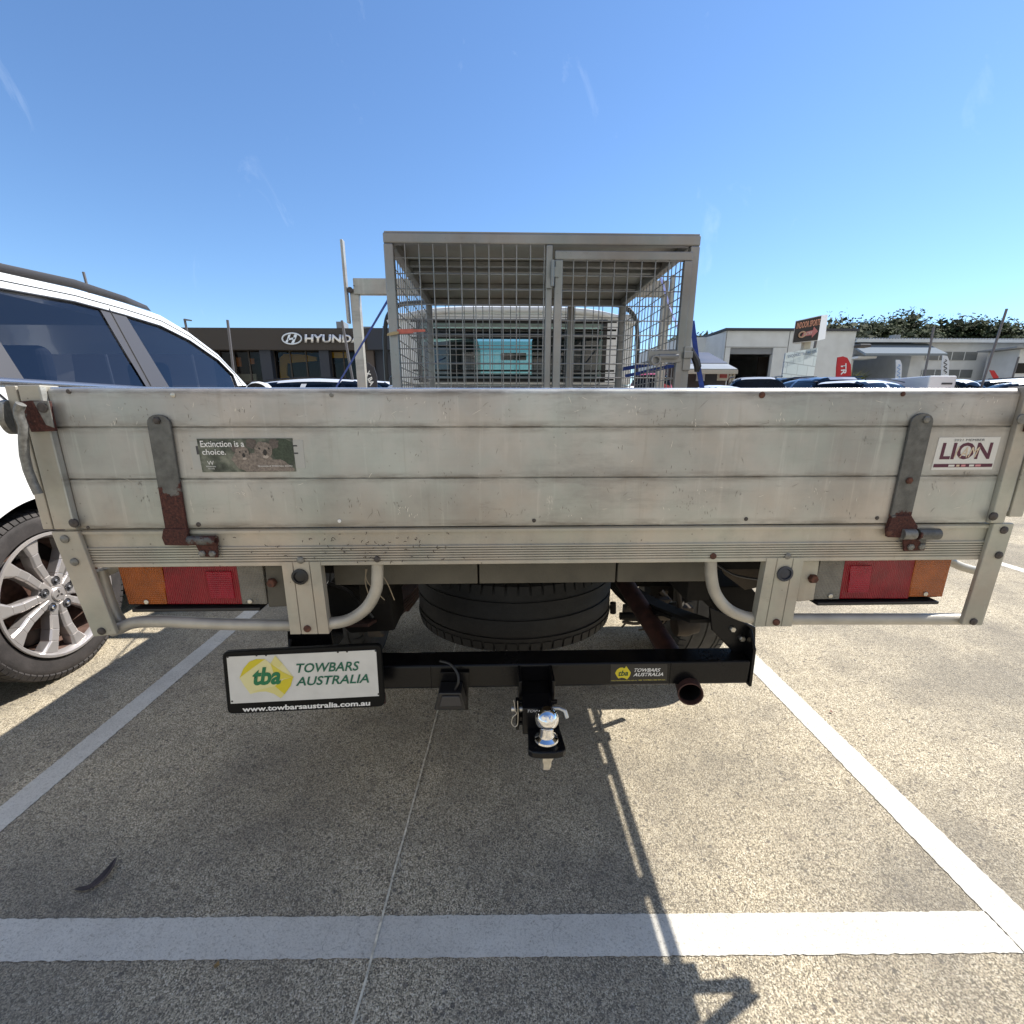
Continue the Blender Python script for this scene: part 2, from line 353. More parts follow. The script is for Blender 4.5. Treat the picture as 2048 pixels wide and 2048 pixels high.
def m_paint():
    m, t, b = nm('worn_white_road_paint'); N = NT(t); g = N.n('ShaderNodeNewGeometry').outputs['Position']
    c = N.ramp(N.noise(g, 6, 6, 0.7), [(0.3, (0.58, 0.545, 0.475)), (0.65, (0.70, 0.665, 0.585))])
    c = N.mix(0.85, c, N.ramp(N.noise(g, 230, 5, 0.8), [(0.36, (0.55, 0.54, 0.52)), (0.48, (1, 1, 1))]), 'MULTIPLY')
    v = N.n('ShaderNodeTexVoronoi', Scale=9.0, _feature='DISTANCE_TO_EDGE')
    wob = N.n('ShaderNodeVectorMath', _operation='ADD'); nn = N.n('ShaderNodeTexNoise', Scale=7.0, Detail=6.0); N.l(g, nn.inputs['Vector'])
    s2 = N.n('ShaderNodeVectorMath', _operation='SCALE'); s2.inputs['Scale'].default_value = 0.22; N.l(nn.outputs[1], s2.inputs[0]); N.l(g, wob.inputs[0]); N.l(s2.outputs[0], wob.inputs[1]); N.l(wob.outputs[0], v.inputs['Vector'])
    crack = N.math('MULTIPLY', N.ramp(v.outputs[0], [(0.0, (1, 1, 1)), (0.012, (0, 0, 0))]), N.ramp(N.noise(g, 3.5, 2), [(0.5, (0, 0, 0)), (0.6, (1, 1, 1))]))
    c = N.mix(N.math('MULTIPLY', crack, 0.6), c, (0.25, 0.23, 0.2))
    sp = N.ramp(N.noise(g, 75, 5, 0.85), [(0.60, (0, 0, 0)), (0.66, (1, 1, 1))])
    c = N.mix(N.math('MULTIPLY', sp, 0.75), c, (0.28, 0.24, 0.18))
    N.l(c, b.inputs['Base Color']); b.inputs['Roughness'].default_value = 0.8; b.inputs['Specular IOR Level'].default_value = 0.2
    N.l(N.bump(N.noise(g, 150, 4, 0.7), 0.6, 0.003), b.inputs['Normal'])
    return m
def m_lens(name, col, ribs=0, axis='x', dark=0.5):
    m, t, b = nm(name); N = NT(t); g = N.n('ShaderNodeTexCoord').outputs['Object']
    b.inputs['Roughness'].default_value = 0.22; b.inputs['Coat Weight'].default_value = 0.15
    c = N.ramp(N.noise(g, 30, 4), [(0.35, tuple(x * 0.7 for x in col)), (0.7, col)])
    if ribs:
        w = N.n('ShaderNodeTexWave', Scale=ribs, _bands_direction='X'); N.l(g, w.inputs['Vector'])
        w2 = N.n('ShaderNodeTexWave', Scale=ribs * 0.8, _bands_direction='Z'); N.l(g, w2.inputs['Vector'])
        hh = N.math('ADD', w.outputs[1], N.math('MULTIPLY', w2.outputs[1], 0.6)) if axis == 'xz' else w.outputs[1]
        N.l(N.bump(hh, 0.7, 0.003), b.inputs['Normal'])
        c = N.mix(dark, c, N.ramp(hh, [(0.1, (0.45, 0.45, 0.45)), (0.8, (1.15, 1.15, 1.15))]), 'MULTIPLY')
    N.l(c, b.inputs['Base Color'])
    return m
def m_foliage(name, a, b_, c_):
    m, t, b = nm(name); N = NT(t); g = N.n('ShaderNodeNewGeometry')
    c = N.ramp(g.outputs['Random Per Island'], [(0.0, a), (0.55, b_), (1.0, c_)])
    N.l(c, b.inputs['Base Color']); b.inputs['Roughness'].default_value = 0.8; b.inputs['Specular IOR Level'].default_value = 0.08
    return m
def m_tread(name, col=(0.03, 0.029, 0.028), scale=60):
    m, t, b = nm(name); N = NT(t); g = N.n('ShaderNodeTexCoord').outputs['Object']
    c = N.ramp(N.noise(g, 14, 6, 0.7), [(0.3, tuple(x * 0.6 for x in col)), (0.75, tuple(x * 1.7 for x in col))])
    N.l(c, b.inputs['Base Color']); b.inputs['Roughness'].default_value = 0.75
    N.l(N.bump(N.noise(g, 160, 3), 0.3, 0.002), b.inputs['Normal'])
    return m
def m_koala():
    m, t, b = nm('sticker_bush_backdrop'); N = NT(t); g = N.n('ShaderNodeTexCoord').outputs['Object']
    c = N.ramp(N.noise(g, 38, 5, 0.6), [(0.32, (0.018, 0.022, 0.016)), (0.48, (0.07, 0.08, 0.06)), (0.62, (0.17, 0.18, 0.14)), (0.75, (0.27, 0.27, 0.22))])
    N.l(c, b.inputs['Base Color']); b.inputs['Roughness'].default_value = 0.4; return m
def m_fur(col):
    m, t, b = nm('sticker_grey_fur'); N = NT(t); g = N.n('ShaderNodeTexCoord').outputs['Object']
    c = N.ramp(N.noise(g, 260, 6, 0.75), [(0.3, tuple(x * 0.35 for x in col)), (0.5, col), (0.72, tuple(x * 1.7 for x in col))])
    N.l(c, b.inputs['Base Color']); b.inputs['Roughness'].default_value = 0.45; return m

ALU = m_alu('weathered_aluminium'); ALU_RAIL = m_alu('dirty_aluminium_rail', (0.44, 0.405, 0.34), 0.4, 0.25, 0.5, 0.9)
ALU_POST = m_alu('dull_aluminium_post', (0.43, 0.395, 0.33), 0.3, 0.25, 0.5, 0.7)
ALU_CAGE = m_alu('galvanised_cage_steel', (0.25, 0.255, 0.255), 0.3, 0.6, 0.38, 0.5)
TUBE = simple('dull_grey_tube', (0.40, 0.375, 0.325), 0.45, 0.35, var=0.25, vscale=14, bump=0.2)
RUSTL = m_rust('galvanised_strap_rusty_lower_half', 0.925, 0.99, 15.0, -.648)
RUSTR = m_rust('galvanised_strap_rusty_foot', 0.915, 0.945)
RUSTH = m_rust('rusty_hinge_barrel', 0.86, 0.905)
RUSTC = m_rust('rusty_latch_plate', 1.02, 1.24)
RUSTB = simple('rusted_bolt', (0.09, 0.035, 0.022), 0.85, var=0.5, vscale=120, bump=0.5)
RUSTP = simple('rusty_exhaust_steel', (0.055, 0.022, 0.017), 0.8, var=0.5, vscale=30, bump=0.4)
BOLT = simple('grey_bolt', (0.20, 0.195, 0.18), 0.5, 0.5, var=0.3, vscale=150)
DBOLT = simple('dark_bolt', (0.07, 0.06, 0.055), 0.6, 0.3, var=0.4, vscale=150)
BLACK = simple('gloss_black_powder_coat', (0.005, 0.005, 0.006), 0.25, coat=0.0, spec=0.28, var=0.2, vscale=8)
DARK = simple('grimy_underbody', (0.014, 0.0125, 0.011), 0.85, spec=0.2, var=0.5, vscale=12, bump=0.5, bscale=60)
DARK2 = simple('grimy_underbody_brown', (0.055, 0.042, 0.03), 0.85, var=0.5, vscale=16, bump=0.5, bscale=60)
XMEM = simple('olive_grey_cross_member', (0.088, 0.08, 0.063), 0.7, var=0.35, vscale=9, bump=0.3)
PLASTIC = simple('black_plastic', (0.012, 0.012, 0.013), 0.4)
SENSOR = simple('sensor_face', (0.03, 0.035, 0.05), 0.35)
CHROME = simple('polished_chrome', (0.82, 0.82, 0.82), 0.06, 1.0)
ZINC = simple('zinc_plated', (0.55, 0.53, 0.48), 0.32, 0.9, var=0.2, vscale=60)
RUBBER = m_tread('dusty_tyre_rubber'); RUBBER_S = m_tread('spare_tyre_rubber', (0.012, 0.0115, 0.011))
RUBBER_L = m_tread('brownish_tyre_rubber', (0.036, 0.031, 0.030))  # brownish rubber for the SUV tyres
AMBER = m_lens('amber_lens', (0.48, 0.12, 0.012), 90, 'xz', 0.25); AMBER_P = m_lens('amber_lens_plain', (0.22, 0.045, 0.008), 110, 'xz', 0.2)
RED = m_lens('red_lens', (0.30, 0.005, 0.018), 80, 'x', 0.15); REDB = m_lens('red_reflector', (0.42, 0.006, 0.026), 90, 'xz', 0.2)
CLEAR = m_lens('clear_ribbed_lens', (0.28, 0.265, 0.23), 100, 'xz', 0.3)
WHITE = simple('white_car_paint', (0.80, 0.80, 0.77), 0.28, coat=0.6)
CABW = simple('white_ute_paint', (0.84, 0.85, 0.85), 0.3, coat=0.4, var=0.04)
TRIM = simple('satin_dark_trim', (0.05, 0.048, 0.052), 0.45)
RAILM = simple('grey_roof_rail', (0.045, 0.04, 0.039), 0.5)
CHR2 = simple('brushed_belt_trim', (0.42, 0.42, 0.44), 0.25, 0.9)
GLASS = m_glass('tinted_car_glass', (0.52, 0.55, 0.60), 0.075, (0.62, 0.62, 0.66))
GLASS_C = m_glass('green_tinted_cab_glass', (0.36, 0.50, 0.47), 0.02)
GLASS_D = m_glass('dark_shop_glass', (0.55, 0.55, 0.55), 0.0, (.35, .35, .35))
SILVER = simple('silver_alloy', (0.60, 0.56, 0.54), 0.33, 0.65)
DISC = simple('rusty_brake_disc', (0.10, 0.055, 0.042), 0.6, 0.4, var=0.4, vscale=50)
SEAT = simple('charcoal_seat_cloth', (0.035, 0.035, 0.045), 0.9)
BEIGE = simple('beige_interior_trim', (0.42, 0.42, 0.36), 0.8)
PWHITE = simple('plate_white', (0.62, 0.62, 0.60), 0.35, var=0.05, vscale=30)
SWHITE = simple('sticker_white', (0.66, 0.65, 0.62), 0.4)
GREEN = simple('plate_green', (0.006, 0.16, 0.065), 0.4)
GREEN2 = simple('plate_green_dark', (0.005, 0.11, 0.065), 0.4)
YEL = [simple('plate_yellow_a', (0.62, 0.52, 0.02), 0.4), simple('plate_yellow_b', (0.66, 0.60, 0.24), 0.4), simple('plate_yellow_c', (0.70, 0.65, 0.34), 0.4), simple('plate_yellow_d', (0.64, 0.55, 0.07), 0.4)]
LWHITE = simple('white_lettering', (0.75, 0.75, 0.74), 0.4)
MAROON = simple('sticker_maroon', (0.085, 0.010, 0.035), 0.4)
GOLD = simple('sticker_cream', (0.62, 0.50, 0.36), 0.4); PINK = simple('sticker_pink', (0.6, 0.25, 0.27), 0.4)
BLUE = simple('blue_webbing', (0.02, 0.055, 0.28), 0.7, var=0.25, vscale=60)
PEACH = simple('faded_red_webbing', (0.45, 0.13, 0.10), 0.8, var=0.3, vscale=40)
ROPE = simple('tan_rope', (0.42, 0.34, 0.2), 0.8)
CONC = m_concrete(); PAINT = m_paint()
JOINT = simple('pavement_joint_filler', (0.66, 0.60, 0.47), 0.9, var=0.4, vscale=60)

# ------------------------------------------------------------------ the setting: ground and markings
struct(MB().quad((-400, -60, 0), (400, -60, 0), (400, 600, 0), (-400, 600, 0)).build('ground', CONC))
def marking(name, pts):
    mb = MB(); n = len(mb.v)
    mb.hexa([(x, y, 0.001) for x, y in pts], [(x, y, 0.004) for x, y in pts]); return struct(mb.build(name, PAINT))
def wavy(x0, y0, x1, y1, w, step=0.008, amp=0.0016):
    """ragged-edged strip between two points"""
    a, b = Vector((x0, y0)), Vector((x1, y1)); L = (b - a).length; d = (b - a) / L; n = Vector((-d.y, d.x)); k = max(2, int(min(L, 7) / step))
    l, r = [], []
    for i in range(k + 1):
        p = a + d * (L * i / k)
        l.append(p + n * (w / 2 + random.uniform(-amp, amp))); r.append(p - n * (w / 2 + random.uniform(-amp, amp)))
    return [tuple(q) for q in r] + [tuple(q) for q in reversed(l)]
def strip(name, x0, y0, x1, y1, w, zt=0.0018):
    a = wavy(x0, y0, x1, y1, w); k = len(a) // 2; mb = MB()
    rows = [[(a[i][0], a[i][1], zt), (a[-1 - i][0], a[-1 - i][1], zt)] for i in range(k)]
    return struct(mb.grid(rows).build(name, PAINT))
strip('parking_line', -5.2, 0.905, 1.128, 0.771, 0.089)
strip('parking_line', -1.43, 0.884, -1.44, 4.4, 0.086)
strip('parking_line', 1.172, 0.725, 1.185, 4.4, 0.094)
strip('parking_line', -4.05, 0.94, -4.06, 6.2, 0.09)
strip('parking_line', 3.80, 0.68, 3.81, 6.2, 0.09)
strip('parking_line', 1.219, 0.765, 6.4, 0.655, 0.089)
jm = MB(); pts = []
for i in range(60):
    y = -1 + i * 0.09; pts.append((-0.248 + (y - 1.459) * 0.0433 + random.uniform(-.0013, .0013), y))
for (xa, ya), (xb, yb) in zip(pts, pts[1:]):
    jm.quad((xa - .0026, ya, .0035), (xa + .0026, ya, .0035), (xb + .0026, yb, .0035), (xb - .0026, yb, .0035))
struct(jm.build('pavement_joint', JOINT))

# ------------------------------------------------------------------ the flatbed truck
TY = 0.93
T = thing('flatbed_truck', 'white flatbed ute seen from behind with weathered aluminium tray and black towbar', 'truck', (0.095, TY, 0))
XL, XR, ZT, ZB, ZR = -0.810, 0.997, 1.167, 0.906, 0.825
S1, S2 = 1.0975, 1.002
# tailgate: three planks in one extrusion, rounded top lip, grooves at the seams
def rail_profile(stops): return stops
prof = [(TY + .026, ZB)]
prof += [(TY + .001, ZB), (TY, ZB + .003)]
for s_ in (S2, S1): prof += [(TY + .0005, s_ - .0016), (TY + .004, s_ - .0010), (TY + .004, s_ + .0010), (TY, s_ + .0018)]
for k in range(7):
    a = math.pi * k / 6; prof.append((TY + .011 - .011 * math.cos(a), ZT - .011 + .011 * math.sin(a)))
prof += [(TY + .022, ZB + .02)]
nx = 24; mb = MB()
mb.prism_x(prof, XL, XR); rk_ = random.Random(33); mb.cur = 1
def stroke(x, z, L, ang, w):
    k = 4; pts_ = []; bend = rk_.uniform(-.5, .5); p = Vector((x, z)); a = ang
    for i in range(k + 1): pts_.append(p.copy()); p = p + Vector((math.cos(a), math.sin(a))) * (L / k); a += bend / k
    for i in range(k):
        a_, b_ = pts_[i], pts_[i + 1]; n_ = (b_ - a_).normalized(); n_ = Vector((-n_.y, n_.x)); w0, w1 = w * math.sin(math.pi * (i + .15) / (k + .3)), w * math.sin(math.pi * (i + 1.15) / (k + .3))
        q = [a_ - n_ * w0, b_ - n_ * w1, b_ + n_ * w1, a_ + n_ * w0]
        if all(ZB + .004 < v.y < ZT - .014 and XL + .01 < v.x < XR - .01 for v in q): mb.quad(*[(v.x, TY - .0003, v.y) for v in q])
for i in range(210):
    x = rk_.uniform(XL + .03, XR - .03); z = rk_.choice([rk_.uniform(1.10, 1.155), rk_.uniform(.92, 1.155), rk_.uniform(.92, .99)]); mb.cur = 1 if rk_.random() < .72 else 2
    if rk_.random() < .4:
        for j in range(rk_.randint(2, 6)): stroke(x + rk_.gauss(0, .008), z + rk_.gauss(0, .006), rk_.uniform(.002, .008), 1.57 + rk_.gauss(0, .3), rk_.uniform(.0003, .0007))
    else: stroke(x, z, rk_.uniform(.003, .018) * (1.6 if rk_.random() < .15 else 1), rk_.choice([1.4, 1.0, 2.2, .5, 3.0]) + rk_.gauss(0, .3), rk_.uniform(.0002, .0005))
mb.cur = 0
tg = mb.build('tailgate', [ALU, simple('dark_scuff', (.21, .195, .17), .7), simple('pale_scratch', (.74, .70, .62), .5)], T, smooth=True)
for (px, py, m_, r_) in ((346, 790, ZINC, .0045), (663, 790, BOLT, .004), (1524, 790, RUSTB, .006), (1806, 788, RUSTB, .0045), (137, 783, DBOLT, .004), (397, 1049, DBOLT, .0045),
                     (679, 1042, LWHITE, .0035), (1068, 1041, DBOLT, .004), (1492, 1038, DBOLT, .004), (1754, 1036, DBOLT, .004), (176, 1055, DBOLT, .003)):
    x, z = A(px, py, TY); MB().disc((x, TY + .0005, z), (0, -1, 0), r_, .002, 12).build('rivet', m_, tg, smooth=True)
lipm = simple('sun_glint_lip', (.78, .76, .72), .26, .85, var=.12, vscale=30)  # added strip; sun glint helped along by its paler, smoother metal
MB().tube([(XL, TY + .0105, ZT - .0045), (XR, TY + .0105, ZT - .0045)], .0058, 12).build('top_lip', lipm, tg, smooth=True)
# end channels of the tailgate
def picks(l, Y): return [A(x, y, Y) for x, y in l]
c1 = MB().prism_y([(-0.853, .907), (-.812, .907), (-.8125, 1.171), (-.852, 1.171)], TY - .010, TY + .03).build('end_channel', ALU_POST, T, bevel=.002)
MB().box(-.814, -.8105, TY - .0125, TY - .001, .91, 1.168).build('flange', ALU, c1)
c2 = MB().prism_y([(.9985, .907), (1.027, .907), (1.027, 1.171), (.9985, 1.171)], TY - .010, TY + .03).build('end_channel', ALU_POST, T, bevel=.002)
for (px, py, Y, pr, m_) in ((148.7, 1045.7, TY - .010, c1, DBOLT), (1985.6, 1032.5, TY - .010, c2, DBOLT)):
    x, z = A(px, py, Y); MB().disc((x, Y + .0005, z), (0, -1, 0), .0085, .0045, 14, .001).build('bolt', m_, pr, smooth=True)
# side panels of the tray
sp1 = MB().box(-.876, -.857, TY - .008, 3.0, .907, 1.170).build('side_panel', ALU_POST, T, bevel=.002)
sp2 = MB().box(1.036, 1.064, TY - .008, 3.0, .919, 1.170).build('side_panel', ALU_POST, T, bevel=.002)
for x0, x1 in ((-.8575, -.8545), (1.0315, 1.0345)):
    MB().box(x0, x1, TY - .004, TY + .05, .93, 1.165).build('edge_strip', ALU, sp1 if x0 < 0 else sp2)
# deck, rear rail, side rails
MB().box(-.868, 1.0465, TY + .03, 3.05, .893, .9035).build('tray_deck', ALU_RAIL, T)
pr = [(TY + .05, ZB - .004), (TY + .006, ZB - .004), (TY + .002, ZB - .007), (TY + .002, ZB - .0125), (TY + .0065, ZB - .0135), (TY + .0065, .8665)]
z = .8655
for k in range(6):
    pr += [(TY + .003, z - .0006), (TY + .0028, z - .0032), (TY + .0062, z - .0036), (TY + .0062, z - .0048)]; z -= .0052
pr += [(TY + .0035, .8325), (TY + .0035, ZR + .001), (TY + .0045, ZR), (TY + .05, ZR), (TY + .05, ZR + .006), (TY + .012, ZR + .006), (TY + .012, ZB - .01)]
rr = MB().prism_x(pr, -.818, 1.018).build('rear_rail', ALU_RAIL, T)
for sx in (-.866, 1.046): MB().box(sx, sx + .012, TY + .03, 3.05, ZR if sx < 0 else .858, .8925 - .009 * (sx > 0)).build('side_rail', ALU_RAIL, T, bevel=.002)
for (px, py, m_, r_) in ((600, 1121, BOLT, .0075), (753.6, 1119, DBOLT, .0065), (1427.5, 1113, RUSTB, .0065), (1577, 1113, BOLT, .0065)):
    x, z = A(px, py, TY); MB().disc((x, TY + .004, z), (0, -1, 0), r_, .004, 14, .001).build('bolt', m_, rr, smooth=True)
for yy in (1.22, 1.62, 2.05, 2.5): MB().box(1.040, 1.060, yy, yy + .05, .896, .93).build('panel_hinge', BOLT, sp2)
# corner posts below the tray
p1 = MB().prism_y(picks([(101, 1063.5), (154, 1062.5), (232.8, 1269), (186.5, 1274)], TY - .006), TY - .006, TY + .004).build('corner_post', ALU_POST, T, bevel=.002)
p2 = MB().prism_y(picks([(1989, 1047), (2030, 1047), (1965, 1251), (1924, 1250)], TY - .006), TY - .006, TY + .004).build('corner_post', ALU_POST, T, bevel=.002)
for (px, py, pr_, m_) in ((130.5, 1078, p1, BOLT), (150, 1123.6, p1, BOLT), (204, 1262, p1, DBOLT), (2007, 1060, p2, DBOLT), (1996.5, 1110, p2, DBOLT), (1946, 1243, p2, DBOLT)):
    x, z = A(px, py, TY - .006); MB().disc((x, TY - .0055, z), (0, -1, 0), .0078, .0045, 14, .001).build('bolt', m_, pr_, smooth=True)
# hinge straps
def strap(top, wid, zbot, mat, foot, barrel, plate, bolts, bx=0):
    x, zt = top; hw = wid / 2; pts = []
    for k in range(9):
        a = math.pi * k / 8; pts.append((x + hw * math.cos(a), zt - hw * .75 + hw * .75 * math.sin(a)))
    pts = [(x + hw + bx, zbot)] + pts + [(x - hw + bx, zbot)]
    h = MB().prism_y(pts, TY - .0065, TY - .0005).build('hinge', mat, T, bevel=.0012)
    MB().prism_y(foot, TY - .0095, TY - .0005).build('hinge_foot', mat, h, bevel=.0015)
    (bx0, bx1, bz, br) = barrel
    MB().lathe([(1e-4, 0), (br, 0.0), (br, bx1 - bx0), (br * .55, bx1 - bx0), (br * .5, bx1 - bx0 - .004), (1e-4, bx1 - bx0 - .004)], (bx0, TY - br + .003, bz), (1, 0, 0), 20).build('hinge_barrel', RUSTH, h, smooth=True)
    MB().prism_y(plate, TY - .006, TY - .001).build('hinge_plate', RUSTH, h, bevel=.0015)
    for (px, py, m_) in bolts:
        xx, zz = A(px, py, TY - .0065); MB().lathe([(1e-5, .005), (.0045, .005), (.007, .003), (.007, 0)], (xx, TY - .006, zz), (0, -1, 0), 6).build('bolt', m_, h)
    return h
Yp = TY - .0065
xl, zl = A(313, 829, Yp); xl2, zl2 = A(352, 1060, Yp)
hL = strap((xl, zl), .0415, zl2, RUSTL, picks([(328, 1057), (325, 1075), (331, 1090), (380, 1091), (377, 1074), (375.5, 1057)], Yp),
      (A(377, 1078, Yp)[0], A(432, 1078, Yp)[0], A(400, 1079, TY)[1], .0095), picks([(388, 1086), (402, 1113), (435, 1116), (434, 1086)], Yp),
      [(405, 1107, BOLT), (425, 1107, BOLT), (314, 841, DBOLT)], bx=(xl2 - xl))
xr, zr = A(1849, 826, Yp); xr2, zr2 = A(1802, 1034, Yp)
hR = strap((xr, zr), .0435, zr2, RUSTR, picks([(1783, 1031), (1773, 1058), (1774, 1074), (1828, 1076), (1834, 1052), (1821, 1030)], Yp),
      (A(1832, 1066, Yp)[0], A(1874.5, 1066, Yp)[0], A(1850, 1066, TY)[1], .0115), picks([(1808, 1078), (1809, 1103), (1850, 1101), (1855, 1076)], Yp),
      [(1821, 1094, BOLT), (1843, 1093, BOLT), (1852, 839, BOLT), (1818, 961, RUSTB), (1777, 1065, RUSTB)], bx=(xr2 - xr))
MB().lathe([(1e-4, 0), (.011, 0), (.011, .026), (1e-4, .026)], (A(1795, 1066, TY)[0], TY - .010, A(1800, 1066, TY)[1]), (1, 0, 0), 18).build('hinge_barrel', BOLT, hR, smooth=True)
# latches at the top corners
lt = MB().prism_y(picks([(37, 803), (60, 801), (98, 802), (111, 862), (62, 864)], TY - .016), TY - .016, TY - .0105).build('latch', RUSTC, T, bevel=.001)
MB().prism_y(picks([(66, 803), (96, 802), (108, 856), (92, 850)], TY - .0185), TY - .0185, TY - .0163).build('latch_plate', BOLT, lt, bevel=.0006)
q = [(42, 808), (37, 820), (38, 832), (47, 851), (47, 880), (49, 910), (56, 940), (66, 965), (77, 988)]
MB().tube([P(x, y, TY - .035) for x, y in q], .0075, 12).build('latch_lever', BOLT, lt, smooth=True)
MB().disc(P(30, 830, TY - .004) + Vector((-.004, 0, -.004)), (-1, -.35, 0), .030, .012, 24).build('latch_knob', BOLT, lt, smooth=True)
x, z = A(86, 815, TY - .018); MB().disc((x, TY - .018, z), (0, -1, 0), .009, .003, 14).build('bolt', DBOLT, lt)
rt = MB().prism_y([(1.010, 1.088), (1.010, 1.15), (1.085, 1.15), (1.085, 1.088)], TY - .016, TY - .0105).build('latch', RUSTC, T, bevel=.001)
MB().tube([(1.088, TY - .03, 1.12), (1.072, TY - .035, 1.08), (1.070, TY - .035, 1.03), (1.052, TY - .035, .995), (1.040, TY - .035, .985)], .0075, 12).build('latch_lever', BOLT, rt, smooth=True)
x, z = A(2044, 838, TY - .017); MB().disc((x, TY - .016, z), (0, -1, 0), .010, .004, 14).build('bolt', BOLT, rt)
# vertical brackets with round sensors
def bracket(tl, tr, br, bl, Y, sensor, bolt, sm):
    a = picks([tl, tr, br, bl], Y); (xa, za), (xb, zb), (xc, zc), (xd, zd) = a
    mb = MB(); d = .0025
    def row(x0, x1, z):
        w = x1 - x0; o = []
        for u, dy in ((0, .02), (0, 0), (.27, 0), (.285, d), (.30, 0), (.70, 0), (.715, d), (.73, 0), (1, 0), (1, .02)): o.append((x0 + w * u, Y + dy, z))
        return o
    mb.grid([row(xd, xc, (zc + zd) / 2), row(xa, xb, (za + zb) / 2 + .01)])
    o = mb.build('mounting_bracket', ALU_POST, T)
    x, z = A(*sensor, Y); s = MB().lathe([(.0165, .0), (.0165, -.004), (.012, -.005), (.0115, -.002), (.006, -.0035), (1e-4, -.0035)], (x, Y, z), (0, 1, 0), 24).build('parking_sensor', sm, o, smooth=True)
    x, z = A(*bolt, Y); MB().disc((x, Y, z), (0, -1, 0), .0075, .004, 14, .001).build('bolt', RUSTB, o, smooth=True)
    return o
bracket((564, 1134), (641, 1133), (658, 1267), (581, 1269), TY + .002, (600.5, 1153), (615, 1257), PLASTIC)
bracket((1533, 1125), (1607, 1125), (1583, 1255), (1509.5, 1251), TY + .002, (1569, 1147), (1552, 1244), SENSOR)
# tube guards
Yg = TY + .018
def smoothpath(pts, n=6):
    out = []; pts = [Vector(p) for p in pts]
    for i in range(len(pts) - 1):
        p0 = pts[max(i-1, 0)]; p1 = pts[i]; p2 = pts[i+1]; p3 = pts[min(i+2, len(pts)-1)]
        for k in range(n):
            t = k / n
            out.append(0.5 * ((2*p1) + (p2-p0)*t + (2*p0-5*p1+4*p2-p3)*t*t + (3*p1-p0-3*p2+p3)*t**3))
    out.append(pts[-1]); return out
def pt(l, Y=Yg): return [P(x, y, Y) for x, y in l]
def guard(l, r=.0125, Y=Yg): return MB().tube(smoothpath(pt(l, Y)), r, 14).build('light_guard_tube', TUBE, T, smooth=True)
guard([(755, 1120), (755, 1150), (752, 1180), (735, 1213), (705, 1236), (668, 1246), (600, 1250), (450, 1248), (330, 1243), (270, 1245), (238, 1257), (225, 1262)])
guard([(1421, 1110), (1422, 1150), (1430, 1185), (1452, 1215), (1485, 1232), (1520, 1237), (1560, 1238), (1700, 1238), (1860, 1238), (1935, 1238)])
guard([(200, 1140), (212, 1185), (228, 1225), (246, 1252)], .0125, TY + .035)
guard([(190, 1153), (225, 1137), (260, 1118)], .011, TY + .05)
guard([(1890, 1118), (1925, 1134), (1975, 1147)], .009, TY + .06)
# tail lights
def light(segs, Y, ytop, plate_m):
    first = segs[0]; last = segs[-1]
    x0 = A(min(first[0], last[2]), ytop, Y)[0]; x1 = A(max(first[0], last[2]), ytop, Y)[0]
    zb = min(A(s[1], s[5], Y)[1] for s in segs)
    xs = [A(s[1], s[5], Y)[0] for s in segs] + [A(s[3], s[5], Y)[0] for s in segs]
    tl = MB().box(min(xs) - .002, max(xs) + .002, Y + .012, Y + .05, zb - .004, ZR + .01).build('tail_light', PLASTIC, T, bevel=.003)
    MB().box(min(xs) + .01, max(xs) - .012, Y - .008, Y + .04, zb - .012, zb - .0045).build('light_base', PLASTIC, tl, bevel=.002)
    for (ta, ba, tb, bb, nm_, yb, mt, yo) in segs:
        p = [A(ta, ytop, Y), A(tb, ytop, Y), A(bb, yb, Y), A(ba, yb, Y)]
        zt = ZR + .012
        p[0] = (p[0][0] + (p[0][0] - p[3][0]) * .12, zt); p[1] = (p[1][0] + (p[1][0] - p[2][0]) * .12, zt)
        MB().prism_y(p, Y + yo, Y + .02).build(nm_, mt, tl, bevel=.002)
    return tl
tlL = light([(235.7, 257, 326, 334, 'amber_lens', 1209, AMBER, 0), (326, 334, 473, 484, 'red_lens', 1209, RED, .0006), (473, 484, 525, 534, 'clear_lens', 1209, CLEAR, .0004)], TY + .03, 1140, None)
tlR = light([(1640, 1623, 1689, 1679, 'clear_lens', 1199, CLEAR, .0004), (1689, 1679, 1829, 1817, 'red_lens', 1198, RED, .0006), (1829, 1817, 1902, 1885, 'amber_lens', 1194, AMBER, 0)], TY + .03, 1130, None)
def onface(l, Y, name, mt, par, th=.002): return MB().prism_y(picks(l, Y - th), Y - th, Y + .001).build(name, mt, par, bevel=.0008)
onface([(410, 1143), (462, 1143), (470, 1197), (422, 1197)], TY + .03, 'reflector', REDB, tlL)
onface([(1702, 1132), (1745, 1132), (1737, 1185), (1696, 1186)], TY + .03, 'reflector', REDB, tlR)
for (px, py, o) in ((293, 1204, tlL), (500, 1203, tlL), (1661, 1192, tlR), (1851, 1188, tlR)):
    x, z = A(px, py, TY + .028); MB().disc((x, TY + .029, z), (0, -1, 0), .005, .003, 12).build('screw', ZINC, o, smooth=True)
pl = MB().prism_y(picks([(529, 1130), (575, 1130), (585, 1213), (537, 1215)], TY + .026), TY + .026, TY + .032).build('light_plate', XMEM, T, bevel=.004)
x, z = A(543, 1166, TY + .02); MB().lathe([(1e-5, .01), (.0085, .01), (.010, .006), (.010, 0)], (x, TY + .025, z), (0, -1, 0), 6).build('bolt', RUSTB, pl)
pl = MB().prism_y(picks([(1604, 1120), (1640, 1120), (1628, 1201), (1592, 1204)], TY + .026), TY + .026, TY + .032).build('light_plate', ALU_RAIL, T, bevel=.004)
